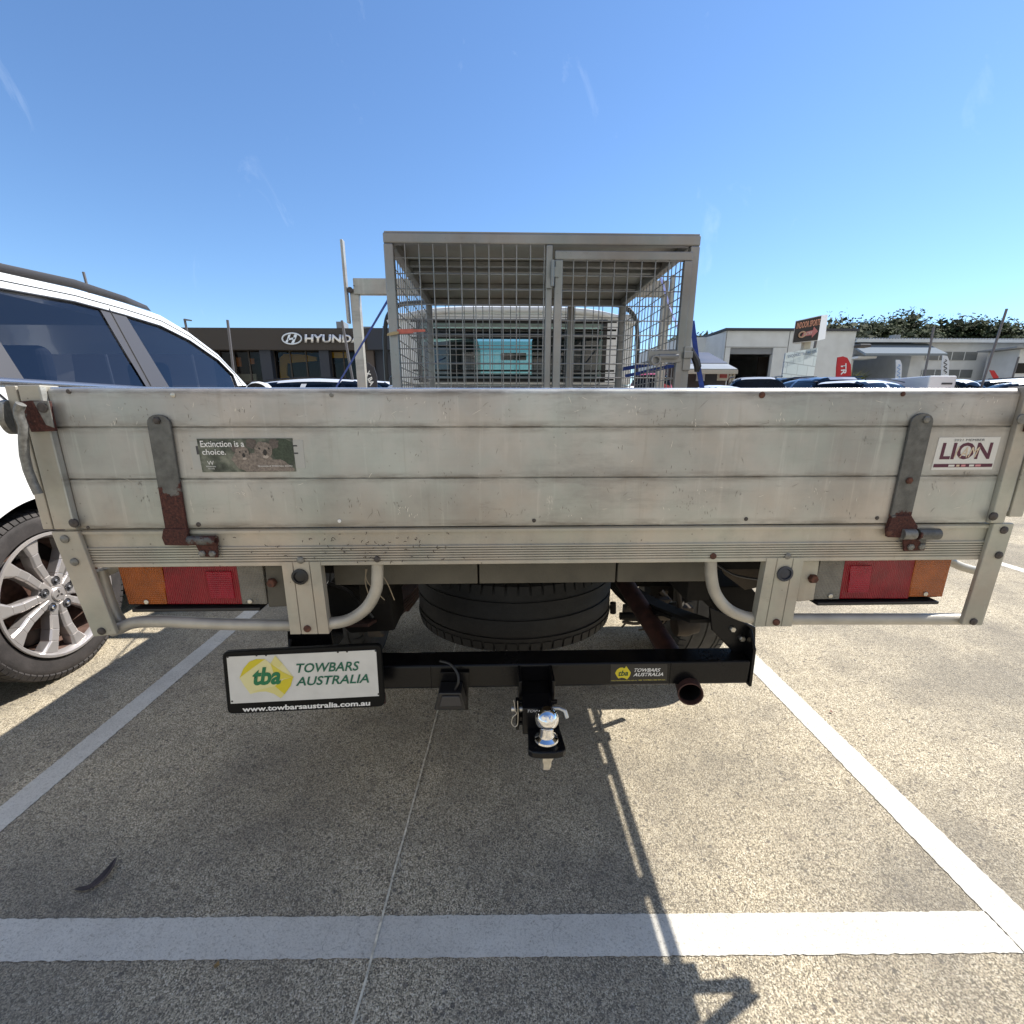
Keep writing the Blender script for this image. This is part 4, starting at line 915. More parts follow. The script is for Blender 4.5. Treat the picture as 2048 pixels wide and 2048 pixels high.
MB().box(cl + .1, cr - .1, 3.30, 3.32, 1.31, 1.34).build('cab_shelf', SEAT, T)
dm_ = MB()
for sx in (cl - .055, cr + .052): dm_.box(sx, sx + .004, 3.5, 4.4, 1.29, 1.66)
dm_.build('side_window', GLASS_C, T)
MB().tube(smoothpath([(cl - .03, CYB - .01, 1.30), (cl - .02, CYB - .01, 1.60), (cl + .04, CYB - .01, 1.72), (cl + .2, CYB - .01, 1.755), (.1, CYB - .01, 1.77 - .01), (cr - .2, CYB - .01, 1.755), (cr - .04, CYB - .01, 1.72), (cr + .02, CYB - .01, 1.6), (cr + .03, CYB - .01, 1.3)]), .014, 6).build('cab_gutter', PLASTIC, T, smooth=True)
mm_ = MB(); mm_.box(-.97, -.78, 4.55, 4.62, 1.24, 1.42); mm_.build('wing_mirror', PLASTIC, T, bevel=.03)
mm_ = MB(); mm_.box(.97, 1.16, 4.55, 4.62, 1.24, 1.42); mm_.build('wing_mirror', PLASTIC, T, bevel=.03)

# ------------------------------------------------------------------ dog cage on the tray
CG = thing('dog_cage', 'galvanised steel mesh dog cage standing on the aluminium tray', 'cage', (.15, 2.2, .9035))
gx0, gx1, gy0, gy1, gz0, gz1 = -.356, .655, 1.72, 2.68, .905, 1.664
t_ = .030
fm = MB()
for y in (gy0, gy1 - t_):
    fm.box(gx0, gx0 + t_, y, y + t_, gz0, gz1 - t_); fm.box(gx1 - t_, gx1, y, y + t_, gz0, gz1 - t_)
    fm.box(gx0, gx1, y, y + t_, gz1 - t_, gz1); fm.box(gx0 + t_, gx1 - t_, y, y + t_, gz0, gz0 + t_)
for x in (gx0, gx1 - t_): fm.box(x, x + t_, gy0 + t_, gy1 - t_, gz1 - t_, gz1); fm.box(x, x + t_, gy0 + t_, gy1 - t_, gz0, gz0 + t_)
mx0, mx1 = A(1091, 600, gy0)[0], A(1104, 600, gy0)[0]
fm.box(mx0, mx1, gy0, gy0 + t_, gz0 + t_, gz1 - t_); fm.box(.36, .395, gy1 - t_, gy1, gz0 + t_, gz1 - t_)
fm.build('cage_frame', ALU_CAGE, CG, bevel=.004)
roofp = []
for i in range(2):
    pass
MB().box(gx0 + .004, gx1 - .004, gy0 + .004, gy1 - .004, gz1 + .0005, gz1 + .004).build('cage_roof', m_alu('cage_roof_sheet', (.26, .25, .22), .1, .5, .38, 1.0), CG)
rb = MB()
for y in (2.02, 2.10, 2.36): rb.box(gx0 + t_, gx1 - t_, y, y + .022, gz1 - .018, gz1)
rb.build('roof_bearer', ALU_CAGE, CG, bevel=.002)
wr = .0019
def mesh_panel(name, axis, a0, a1, fixed, z0, z1, sa, zs, off=0.0, par=CG):
    mb = MB(); k = a0 + off
    while k < a1 - .004:
        p, q_ = ((k, fixed, z0), (k, fixed, z1)) if axis == 'x' else ((fixed, k, z0), (fixed, k, z1))
        mb.tube([p, q_], wr, 5, cap=False); k += sa
    for z in zs:
        if z0 < z < z1:
            jig = 2 * wr
            p, q_ = ((a0, fixed + jig, z), (a1, fixed + jig, z)) if axis == 'x' else ((fixed + jig, a0, z), (fixed + jig, a1, z))
            mb.tube([p, q_], wr, 5, cap=False)
    return mb.build(name, ALU_CAGE, par)
zrow = [A(900, 440 + y / 5.367, gy0)[1] for y in (400, 570, 740, 903, 1065, 1222, 1380, 1535, 1687)]
dz = (zrow[0] - zrow[-1]) / 8; zs = [zrow[0] - dz * i for i in range(16)]
xv = [A(660 + x / 5.367, 520, gy0)[0] for x in (805, 1855)]; dx = (xv[1] - xv[0]) / 7
o0 = (xv[0] - (gx0 + t_)) % dx
mesh_panel('mesh_panel', 'x', gx0 + t_, mx0, gy0 + .006, gz0 + t_, gz1 - t_, dx, zs, o0)
mesh_panel('mesh_panel', 'x', gx0 + t_, gx1 - t_, gy1 - .012, gz0 + t_, gz1 - t_, dx * 1.06, [z - .013 for z in zs], .02)
mesh_panel('mesh_panel', 'y', gy0 + t_, gy1 - t_, gx0 + .008, gz0 + t_, gz1 - t_, dx, [z - .006 for z in zs], .02)
mesh_panel('mesh_panel', 'y', gy0 + t_, gy1 - t_, gx1 - .012, gz0 + t_, gz1 - t_, dx, [z + .004 for z in zs], .02)
# door
d0, d1, dzt = A(1109, 560, gy0)[0], A(1384, 560, gy0)[0] - .004, A(1200, 502, gy0)[1]
fm = MB(); w = .026; dy0 = gy0 - .004; dy1 = gy0 + .018
fm.box(d0, d0 + w, dy0, dy1, .94, dzt - w); fm.box(d1 - w, d1, dy0, dy1, .94, dzt - w); fm.box(d0, d1, dy0, dy1, dzt - w, dzt); fm.box(d0 + w, d1 - w, dy0, dy1, .94, .966)
dr = fm.build('cage_door', ALU_CAGE, CG, bevel=.003)
zr_ = [A(1200, 440 + y / 5.084, gy0)[1] for y in (565, 718, 872, 1022, 1168, 1318, 1462, 1602)]
ddz = (zr_[0] - zr_[-1]) / 7
mesh_panel('mesh_panel', 'x', d0 + w, d1 - w, gy0 + .003, .966, dzt - w, dx, [zr_[0] - ddz * i for i in range(14)], (A(1147, 540, gy0)[0] - d0 - w) % dx, par=dr)
hg = MB(); x0_, z0_ = A(1105, 552, gy0 - .01); hg.tube([(x0_, gy0 - .012, z0_ - .03), (x0_, gy0 - .012, z0_ + .045)], .006, 10); hg.box(x0_ - .02, x0_, gy0 - .010, gy0 - .004, z0_ - .035, z0_ - .008); hg.box(x0_, x0_ + .02, gy0 - .010, gy0 - .005, z0_ - .002, z0_ + .026)
hg.build('door_hinge', ALU_CAGE, dr, smooth=True)
lp = MB(); Q = lambda x, y: A(1060 + x / 5.084, 440 + y / 5.084, gy0 - .012)
lp.prism_y([Q(1205, 1330), Q(1490, 1325), Q(1535, 1360), Q(1535, 1440), Q(1480, 1450), Q(1310, 1450), Q(1225, 1480), Q(1205, 1410)], gy0 - .012, gy0 - .007)
lto = lp.build('door_latch', ALU_CAGE, dr, bevel=.001)
lb = MB(); a_, b_ = Q(1300, 1390), Q(1495, 1390); lb.tube([(a_[0], gy0 - .022, a_[1]), (b_[0], gy0 - .022, b_[1])], .0075, 10)
c_ = Q(1270, 1430); ringp = [Vector((c_[0] + .014 * math.cos(a), gy0 - .025, c_[1] + .014 * math.sin(a))) for a in [2 * math.pi * i / 14 for i in range(15)]]
lb.tube(ringp, .004, 8); lb.build('latch_bolt', ALU_CAGE, lto, smooth=True)
ct = MB(); a_ = Q(1600, 1400); ct.box(a_[0] - .012, a_[0] + .014, gy0 - .01, gy0 - .001, a_[1] - .04, a_[1] + .035); ct.box(a_[0] - .014, a_[0] + .016, gy0 - .018, gy0 - .009, a_[1] - .002, a_[1] + .02); ct.build('latch_catch', ALU_CAGE, CG, bevel=.002)
for z in (1.415,): pass
# ------------------------------------------------------------------ straps and rope
s = MB(); a, b_ = P(776, 600, 1.75), P(675, 775, 2.9)
def webbing(mb, pts_, w, th=.0015):
    for a, b_ in zip(pts_, pts_[1:]):
        d = (Vector(b_) - Vector(a)).normalized(); n = d.cross(Vector((0, 1, 0))); n = n.normalized() if n.length > .1 else Vector((0, 0, 1)); k = Vector((0, th, 0)); n = n * w / 2
        a, b_ = Vector(a), Vector(b_); mb.hexa([a - n - k, a + n - k, a + n + k, a - n + k], [b_ - n - k, b_ + n - k, b_ + n + k, b_ - n + k])
    return mb
sw = MB(); webbing(sw, [P(776, 600, gy0 + .4), P(730, 678, 2.4), P(672, 775, 2.9), (-.82, 2.93, .95)], .009)
tag(sw.build('tie_down_strap', BLUE), 'blue tie down strap running from the cage down to the left side of the tray', 'strap')
sw = MB(); webbing(sw, [P(1322, 555, gy1 - .1), P(1338, 610, 2.4), P(1357, 660, 2.0), P(1361, 690, gy0 + .05), (gx1 + .012, gy0 + .045, 1.30)], .011)
webbing(sw, [(gx1 + .012, gy0 + .045, 1.42), (gx1 + .03, gy0 + .02, 1.30), (gx1 + .075, gy0, 1.12), (gx1 + .09, gy0, .93)], .016)
webbing(sw, [P(1246, 738, 2.5), P(1300, 728, 2.2), P(1348, 712, 1.80)], .018)
webbing(sw, [P(1250, 752, 2.4), P(1300, 742, 2.2), P(1350, 730, 1.80)], .014)
so_ = sw.build('tie_down_strap', BLUE); tag(so_, 'blue ratchet strap with black buckle wrapped round the right side of the cage', 'strap')
rk = MB(); Q2 = [P(1060 + x / 5.084, 440 + y / 5.084, gy0 - .002) for x, y in ((1635, 1305), (1660, 1370), (1690, 1430), (1705, 1490), (1695, 1545))]
rk.tube(Q2, [.007, .011, .013, .013, .008], 8); rk.build('buckle', PLASTIC, so_)
wb = MB(); Q3 = lambda x, y, Y=gy0 - .012: P(660 + x / 5.367, 440 + y / 5.367, Y)
wb.hexa([Q3(720, 1172), Q3(895, 1168), Q3(895, 1215), Q3(722, 1225)], [p + Vector((0, .004, 0)) for p in (Q3(720, 1172), Q3(895, 1168), Q3(895, 1215), Q3(722, 1225))])
wb.hexa([Q3(895, 1172), Q3(1022, 1175), Q3(1022, 1197), Q3(895, 1205)], [p + Vector((0, .004, 0)) for p in (Q3(895, 1172), Q3(1022, 1175), Q3(1022, 1197), Q3(895, 1205))])
wo_ = wb.build('webbing_tag', PEACH); tag(wo_, 'faded red webbing tag tied with tan rope to the left cage post', 'webbing tag')
MB().tube([Q3(740, 1208), Q3(690, 1206), Q3(625, 1222), Q3(618, 1236), Q3(650, 1232), Q3(735, 1214)], .003, 6).build('rope', ROPE, wo_, smooth=True)

# ------------------------------------------------------------------ white SUV on the left
SU = thing('parked_suv', 'white suv with tinted windows, grey roof rails and alloy wheels left of the ute', 'suv', (-2.75, 3.3, 0))
def sx(z):  return -1.872 if z < 1.0 else (-1.872 - (z - 1.0) * .10 if z < 1.24 else -1.896 - .42 * (z - 1.24))
def SS(px, py):
    d = ray(px, py); t = (-1.896 - .42 * (H - 1.24)) / (d.x + .42 * d.z); p = O + d * t; return (p.y, p.z)
HUBY, HUBZ, HR = 1.985, .365, .365
HF = HUBY + 2.72
Y0, Y1 = 1.02, 5.72
def arch(y):
    zz = .27
    for hy in (HUBY, HF):
        d = abs(y - hy)
        if d < .425: zz = max(zz, HUBZ + math.sqrt(.425 ** 2 - d * d))
    return zz
def beltz(y): return 1.235 + .004 * (y - 2) if y < 4.1 else 1.243 - (y - 4.1) * .10 - max(0, y - 5.2) ** 2 * .5
ys = []
y = Y0
while y <= Y1 + 1e-6: ys.append(y); y += .025 if min(abs(y - HUBY), abs(y - HF)) < .46 else .06
def side(sgn):
    rows = []
    for y in ys:
        zb = arch(y); zt = beltz(y); row = []
        endk = max(0, (Y0 + .28 - y) / .28) ** 2 * .22 + max(0, (y - 5.25) / .5) ** 2 * .28
        for k in range(11):
            t = k / 10; z = zb + (zt - zb) * t
            x = sx(z) - (max(0, .45 - z) * .35) - .012 * math.exp(-((z - .78) / .10) ** 2) * -1
            dn = min(abs(y - HUBY), abs(y - HF)); rr = math.hypot(dn, z - HUBZ)
            x += .022 * math.exp(-((rr - .43) / .05) ** 2)
            x -= endk
            if sgn < 0: x = -5.5 - x
            row.append((x, y, z))
        rows.append(row)
    return rows
bd = MB()
L_, R_ = side(1), side(-1)
bd.grid(L_); bd.grid(R_)
# nose, tail, bonnet
bd.grid([[L_[0][k] for k in range(11)], [R_[0][k] for k in range(11)]]); bd.grid([[L_[-1][k] for k in range(11)], [R_[-1][k] for k in range(11)]])
rows = []
for a, b_, y in zip(L_, R_, ys):
    if y < 4.15: continue
    rows.append([tuple(Vector(a[-1]).lerp(Vector(b_[-1]), u) + Vector((0, 0, .07 * (1 - (2 * u - 1) ** 4)))) for u in [i / 8 for i in range(9)]])
bd.grid(rows)
bd.build('body', WHITE, SU, smooth=True)
bt = MB(); bt.grid([[(sx(.27) - .1, y, .26) , (-5.5 - sx(.27) + .1, y, .26)] for y in (Y0 + .1, HUBY - .44)]); bt.box(-3.35, -2.15, Y0 + .1, Y1 - .2, .22, .30); bt.build('underbody', DARK, SU)
for hy in (HUBY, HF):
    for xa, xb in ((-1.885, -2.25), (-3.615, -3.25)):
        rws = []
        for k in range(15):
            a = math.pi * (-.12 + 1.24 * k / 14); c_, s_ = math.cos(a), math.sin(a)
            rws.append([(xa - .005 * (1 if xa > -2.7 else -1), hy + .422 * c_, HUBZ + .422 * s_), (xb, hy + .422 * c_, HUBZ + .422 * s_)])
        MB().grid(rws).build('wheel_arch_liner', PLASTIC, SU, smooth=True)
        MB().box(min(xb, xb + .01), max(xb, xb + .01), hy - .43, hy + .43, .25, .80).build('wheel_arch_liner', PLASTIC, SU)
# greenhouse: curves picked on the sloping side surface
wt = [(1.20, 1.50), (1.45, 1.545), (1.75, 1.578)] + [SS(*p) for p in ((0, 576), (87, 590.5), (186, 611.6))]
rearg = [SS(186, 611.6), SS(200, 620), SS(245, 697), SS(287, 771)]
bel = 1.245
def S3(y, z, out=0.0, sg=1):
    x = -1.896 - .42 * (z - 1.24) + out
    return (x if sg > 0 else -5.5 - x, y, z)
yC0, yC1 = SS(0, 671)[0], SS(49, 755)[0]
rear_poly = [(yC1 - .02, bel), (yC0 - .03, 1.42), (yC0 - .30, 1.592 - .008)] + [p for p in wt if p[0] > yC0 - .28] + rearg[1:3] + [(rearg[3][0] + .02, bel)]
qtr = [(1.25, bel + .02), (1.40, 1.50), (1.62, 1.565), (yC0 - .34, 1.57), (yC0 - .10, 1.40), (yC1 - .10, bel)]
front_poly = [(SS(333.5, 771)[0], bel)] + [SS(*p) for p in ((251, 630.5), (319, 651), (377, 680), (435, 720), (464, 749))] + [(SS(471, 771)[0] + .03, bel)]
for sg in (1, -1):
    for nm_, pl_ in (('side_window', rear_poly), ('side_window', qtr), ('side_window', front_poly)):
        MB().poly([S3(y, z, -.004, sg) for y, z in pl_]).build(nm_, GLASS, SU)
    # B pillar cover, C pillar cover
    bp = [(rearg[3][0] + .012, bel), SS(245, 697), SS(198, 617), SS(204, 618), SS(249, 629), (SS(333.5, 771)[0] + .01, bel)]
    bpo = MB().poly([S3(y, z, .003, sg) for y, z in bp]).build('door_pillar', TRIM, SU)
    MB().poly([S3(y, z, .003, sg) for y, z in [(yC1 - .12, bel), (yC0 - .12, 1.40), (yC0 - .36, 1.575), (yC0 - .29, 1.59), (yC0 - .02, 1.42), (yC1 - .01, bel)]]).build('door_pillar', TRIM, SU)
    ln = [SS(212, 609), SS(300, 771)]
    MB().tube([S3(ln[0][0], ln[0][1], .005, sg), S3(ln[1][0], ln[1][1], .005, sg)], .003, 5).build('door_gap', PLASTIC, SU)
    # white upper frame between glass and roof edge
    top = [(1.15, 1.60), (1.45, 1.645), (1.75, 1.665)] + [SS(*p) for p in ((0, 543.5), (145, 577), (246.5, 606), (319, 630.5), (377, 665), (435, 709), (468, 744), (493, 771))]
    bot = [(1.10, 1.48), (1.45, 1.538), (1.75, 1.572)] + [SS(*p) for p in ((0, 576), (145, 602), (246.5, 629), (319, 651), (377, 680), (435, 720), (464, 749), (473, 772))]
    MB().grid([[S3(b_[0], b_[1], .0015, sg), S3((a[0] + b_[0]) / 2, (a[1] + b_[1]) / 2, .012, sg), S3(a[0], a[1], .002, sg)] for a, b_ in zip(top, bot)]).build('roof_side', WHITE, SU, smooth=True)
    MB().tube([S3(a[0] * .45 + b_[0] * .55, a[1] * .45 + b_[1] * .55, .0125, sg) for a, b_ in zip(top[2:], bot[2:])], .0018, 5).build('door_gap', PLASTIC, SU)
    MB().tube([S3(b_[0], b_[1] - .004, .003, sg) for b_ in bot[1:]], .006, 6).build('window_seal', PLASTIC, SU)
    rl = [(1.35, 1.70), (1.75, 1.725)] + [SS(*p) for p in ((0, 528), (145, 559.5), (246.5, 593), (290, 612))]
    rl2 = top[1:3] + [SS(0, 544), SS(145, 576), SS(246.5, 605), SS(300, 622)]
    rm = MB(); rows = [[S3(b_[0], b_[1], .004, sg), S3(a[0], a[1], .010, sg), S3(a[0], a[1] + .001, -.04, sg)] for a, b_ in zip(rl, rl2)]
    rm.grid(rows).build('roof_rail', RAILM, SU, smooth=True, solid=.004)
    MB().grid([[S3(y, 1.222, .004, sg), S3(y, 1.246, .007, sg)] for y in [1.15 + .1 * i for i in range(28)]]).build('belt_trim', CHR2, SU, smooth=True, solid=.002)
    TOPC = top
rows = []
for a in TOPC:
    rows.append([(S3(a[0], a[1], .002, 1)[0] * (1 - u) + S3(a[0], a[1], .002, -1)[0] * u, a[0], a[1] + .05 * (1 - (2 * u - 1) ** 4) * (1 if a[0] < 3.2 else max(0, (1.0 - (a[0] - 3.2) / .3)))) for u in [i / 10 for i in range(11)]])
MB().grid(rows[:9]).build('roof', WHITE, SU, smooth=True)
MB().grid(rows[8:]).build('windscreen', GLASS, SU, smooth=True)
e0 = TOPC[0]; MB().quad(S3(e0[0], e0[1], 0, 1), S3(e0[0], e0[1], 0, -1), S3(Y0 + .02, 1.24, -.15, -1), S3(Y0 + .02, 1.24, -.15, 1)).build('rear_window', GLASS, SU)
# door cut lines on the lower body
sm2 = PX(20, 790, -1.88)
MB().tube([(sx(1.22) + .004, 1.93, 1.22), (sx(1.15) + .004, 2.0, 1.14), (sx(1.0) + .004, 2.13, 1.0), (sx(.85) + .006, 2.24, .90)], .003, 5).build('door_gap', TRIM, SU)
MB().tube([(sx(z) + .004, 3.05 - (z - .4) * .05, z) for z in (.36, .6, .85, 1.0, 1.22)], .003, 5).build('door_gap', TRIM, SU)
# seats, headrests, interior
for y_, n_ in ((3.55, 0), (2.66, 1)):
    for x_ in (-2.33, -3.15):
        se = MB(); se.prism_x([(y_ - .05, .55), (y_ + .12, .55), (y_ + .02, 1.22), (y_ - .10, 1.22)], x_ - .24, x_ + .24); se.build('seat', SEAT, SU, bevel=.05, seg=3)
        MB().box(x_ - .13, x_ + .13, y_ - .12, y_ - .03, 1.24, 1.43).build('headrest', SEAT, SU, bevel=.045, seg=4)
MB().box(-3.45, -2.05, 1.15, 4.2, .95, 1.0).build('cabin_floor', SEAT, SU)
MB().prism_x([(4.0, 1.0), (4.35, 1.0), (4.35, 1.22), (4.05, 1.22)], -3.45, -2.05).build('dashboard', SEAT, SU, bevel=.03)
MB().tube([(-3.52, 1.75, 1.56), (-3.56, 2.05, 1.28)], .05, 8).build('inner_pillar', BEIGE, SU)
MB().grid([[(-2.10, y, 1.60), (-3.40, y, 1.60)] for y in (1.3, 2.0, 3.1)]).build('headlining', BEIGE, SU)
# mirror
mv = P(518, 760, 3.86); mi = MB()
pr_ = [(1e-4, -.11), (.05, -.10), (.085, -.05), (.09, 0), (.075, .06), (.03, .10), (1e-4, .105)]
mi.lathe(pr_, (0, 0, 0), (1, 0, 0), 18); mi.v = [(x + mv.x, y * .75 + mv.y, z * .95 + 1.245) for x, y, z in mi.v]
mo = mi.build('wing_mirror', WHITE, SU, smooth=True)
mg = MB(); mg.lathe([(1e-4, -.0), (.066, 0), (.066, .004)], (0, 0, 0), (0, -1, 0), 20); mg.v = [(x * 1.25 + mv.x, y + mv.y - .058, z + 1.25) for x, y, z in mg.v]; mg.build('mirror_glass', PLASTIC, mo)
MB().box(mv.x - .17, mv.x - .04, mv.y - .02, mv.y + .03, 1.20, 1.24).build('mirror_arm', PLASTIC, mo, bevel=.01)
# wheels
def suv_wheel(hy, x0, sd):
    c = Vector((x0 - sd * .115, hy, HUBZ)); m_ = tyre_mesh(c, (sd, 0, 0), HR, .228, .262, 72); tread_blocks(m_, c, (sd, 0, 0), HR, .228, 76)
    wh = m_.build('wheel', RUBBER_L, SU, smooth=True)
    f = Vector((x0, hy, HUBZ))
    MB().lathe([(.262, -.005), (.270, .0), (.268, .006), (.258, .007), (.250, -.006), (.244, -.024)], f, (sd, 0, 0), 64).build('rim', SILVER, wh, smooth=True)
    MB().lathe([(.244, -.024), (.236, -.16), (.262, -.19)], f, (sd, 0, 0), 64).build('rim_barrel', simple('dusty_rim_barrel', (.20, .125, .10), .6, .4, var=.4, vscale=30), wh, smooth=True)
    MB().lathe([(1e-4, -.11), (.15, -.11), (.155, -.115), (.155, -.13), (1e-4, -.13)], f, (sd, 0, 0), 40).build('brake_disc', DISC, wh, smooth=True)
    MB().lathe([(1e-4, -.165), (.245, -.165)], f, (sd, 0, 0), 30).build('wheel_back', PLASTIC, wh)
    sp = MB()
    def rp(a, r, h): return f + Vector((sd * h, 0, 0)) + Vector((0, math.cos(a), math.sin(a))) * r
    for k in range(5):
        a0 = 2 * math.pi * k / 5 + rad(36 + 12)
        for s_ in (-1, 1):
            secs = []
            for (r, da, hwid, h) in ((.045, .33, .34, -.018), (.09, .26, .20, -.020), (.15, .22, .135, -.017), (.20, .25, .105, -.013), (.250, .30, .155, -.014)):
                aa = a0 + s_ * da; secs.append([rp(aa - hwid, r, h - .002), rp(aa - hwid * .72, r, h + .007), rp(aa + hwid * .72, r, h + .007), rp(aa + hwid, r, h - .002), rp(aa + hwid * .8, r, h - .045), rp(aa - hwid * .8, r, h - .045)])
            for A_, B_ in zip(secs, secs[1:]): sp.hexa(A_, B_)
    sp.lathe([(1e-4, -.012), (.035, -.012), (.05, -.016), (.075, -.020), (.078, -.05), (.04, -.08)], f, (sd, 0, 0), 40)
    sp.build('spokes', SILVER, wh, bevel=.0025)
    MB().lathe([(1e-4, -.004), (.026, -.005), (.029, -.008), (.029, -.014)], f, (sd, 0, 0), 28).build('centre_cap', SILVER, wh, smooth=True)
    em = MB()
    for k in range(3):
        a = math.pi / 2 + 2 * math.pi * k / 3
        em.poly([rp(a, .002, -.0032), rp(a + .45, .011, -.0032), rp(a, .020, -.0032), rp(a - .45, .011, -.0032)])
    em.build('emblem', RAILM, wh)
    for k in range(5):
        a = 2 * math.pi * (k + .5) / 5 + rad(36 + 12); q_ = rp(a, .060, -.0125)
        MB().lathe([(.0195, .0035), (.0185, .0045), (.0165, .002), (1e-4, .002)], q_, (sd, 0, 0), 14).build('nut_recess', TRIM, wh)
        MB().lathe([(.0085, .002), (.0085, .008), (.005, .012), (1e-4, .013)], q_, (sd, 0, 0), 6).build('wheel_nut', CHROME, wh)
    return wh
suv_wheel(HUBY, -1.885, 1); suv_wheel(HF, -1.885, 1); suv_wheel(HUBY, -3.615, -1); suv_wheel(HF, -3.615, -1)
MB().box(-1.96, -1.90, Y0 + .03, Y0 + .30, .95, 1.20).build('tail_lamp', RED, SU, bevel=.02)
MB().box(-3.60, -3.54, Y0 + .03, Y0 + .30, .95, 1.20).build('tail_lamp', RED, SU, bevel=.02)

exec_bg = True
# ------------------------------------------------------------------ background buildings
def srf(name, col, rough=.7, var=.08, vs=1.5): return simple(name, col, rough, var=var, vscale=vs)
CHAR = srf('charcoal_fascia_cladding', (.045, .040, .038)); NAVY = srf('navy_cladding', (.028, .036, .055)); BRN = srf('brown_grey_cladding', (.075, .062, .058))
WALLG = srf('pale_grey_render', (.56, .60, .63)); WALLW = srf('off_white_render', (.58, .61, .64)); CAPM = srf('dark_roof_capping', (.04, .045, .055))
STEEL = srf('galvanised_sheet_roof', (.24, .26, .28), .5); AWN = simple('blue_awning_sheet', (.20, .235, .27), .95, spec=0.05, var=.08)
GREYW = srf('grey_window_band', (.14, .155, .165), .35); INT = simple('dark_interior', (.012, .011, .010), .9); ROLL = srf('roller_door_blue_grey', (.20, .22, .25))
POLE = simple('dark_steel_pole', (.14, .13, .13), .5, .4); YELL = simple('signal_yellow_panel', (.70, .42, .01), .5); ORNG = simple('orange_panel', (.55, .20, .04), .5)
NAVR = srf('navy_tin_roof', (.03, .045, .09), .5); CREAM = srf('cream_gutter', (.55, .52, .42)); LTR = simple('brushed_silver_letters', (.72, .74, .78), .3, .5)
# car showroom
HYY = 35.0
B = thing('car_showroom', 'charcoal car showroom with silver lettering on its wide fascia behind the ute', 'showroom', (-12, HYY, 0))
def bx(x0, y0, x1, y1, Y, d, name, mt, par, bevel=0):
    a = A(x0, y0, Y); b_ = A(x1, y1, Y)
    return MB().box(min(a[0], b_[0]), max(a[0], b_[0]), Y, Y + d, min(a[1], b_[1]), max(a[1], b_[1])).build(name, mt, par, bevel=bevel)
fz0, fz1 = A(600, 699.6, HYY)[1], A(600, 656, HYY)[1]
fx1 = A(736, 680, HYY)[0]; rx1 = A(830, 680, HYY)[0]
MB().box(-30, fx1, HYY, HYY + 12, fz0, fz1).build('fascia', CHAR, B)
MB().box(fx1 + .01, rx1 + 4, HYY - .3, HYY + 12, fz0, fz1 - .02).build('fascia', NAVY, B)
MB().box(-30, rx1 + 4, HYY + 9, HYY + 12, 0, fz0).build('wall', BRN, B)
MB().box(-30, rx1 + 4, HYY + 1.5, HYY + 9, 0, .05).build('shop_floor', GREYW, B)
for a, b_ in ((519, 541), (638, 657)):
    xa, xb = A(a, 730, HYY)[0], A(b_, 730, HYY)[0]; MB().box(xa, xb, HYY + .2, HYY + 1.2, 0, fz0).build('column', NAVY, B)
MB().box(A(732, 730, HYY)[0], A(747, 730, HYY)[0], HYY + .2, HYY + 9, 0, fz0).build('column', BRN, B)
MB().box(A(748, 730, HYY)[0], rx1 + 4, HYY + .5, HYY + 9, 0, fz0).build('column', NAVY, B)
MB().box(-30, A(425, 730, HYY)[0], HYY + .2, HYY + 9, 0, fz0).build('wall', BRN, B)
for a, b_ in ((430, 519), (541, 638), (657, 732)):
    xa, xb = A(a, 730, HYY)[0], A(b_, 730, HYY)[0]
    w_ = MB().quad((xa, HYY + .8, .1), (xb, HYY + .8, .1), (xb, HYY + .8, fz0), (xa, HYY + .8, fz0)).build('shop_window', GLASS_D, B)
    fr_ = MB()
    for i in range(4):
        x_ = xa + (xb - xa) * i / 3; fr_.box(x_ - .04, x_ + .04, HYY + .72, HYY + .79, .1, fz0)
    fr_.box(xa, xb, HYY + .73, HYY + .78, 2.9, 3.0); fr_.build('window_frame', CHAR, w_)
yp = MB()
ypl = [(559, 716), (568, 708), (606, 709), (633, 714), (633, 722), (600, 724), (574, 727), (573, 751), (580, 756), (575, 764), (560, 763)]
yp.prism_y(picks(ypl, HYY + 2.5), HYY + 2.5, HYY + 2.7); yp.build('display_panel', YELL, B)
bx(548, 712, 557, 760, HYY + 2.3, .1, 'display_panel', ORNG, B); bx(661, 704, 694, 716, HYY + 1.0, .1, 'display_panel', YELL, B)
bx(472, 715, 483, 733, HYY + 2.0, .1, 'display_panel', ORNG, B); bx(498, 717, 509, 728, HYY + 2.0, .1, 'display_panel', ORNG, B)
bx(470, 748, 514, 765, HYY + 2.5, .1, 'display_panel', simple('pale_poster', (.45, .48, .4), .6), B)
for r_ in ((672, 643, 688, 656), (724, 653, 745, 656.5), (765, 652, 768, 656)): bx(*r_, HYY + 3, 1.2, 'roof_unit', STEEL, B)
# emblem and word
lz = lambda x, y: P(300 + x * .3106, 580 + y * .3106, HYY - .03)
ell = MB(); pts_ = [P(300 + (914 + 62 * math.cos(a)) * .3106, 580 + (313 + 35 * math.sin(a)) * .3106, HYY - .08) for a in [2 * math.pi * i / 36 for i in range(37)]]
ell.tube(pts_, .055, 6); ell.build('emblem', LTR, B)
hm = MB()
for l in ([(892, 290), (908, 286), (896, 320), (885, 343), (870, 338), (884, 318)], [(930, 288), (952, 284), (940, 315), (928, 343), (910, 345), (922, 320)], [(893, 312), (915, 308), (938, 305), (932, 318), (912, 320), (888, 325)]):
    hm.prism_y([(p.x, p.z) for p in [lz(*q_) for q_ in l]], HYY - .08, HYY)
hm.build('emblem', LTR, B)
xs0, xs1 = 1000, 1375
HY_T = text('lettering', 'HYUNDAI', LTR, B, lz(xs0, 340), lz(xs1, 342), lz(xs0, 287), lift=.08, bold=.035, thick=.08)
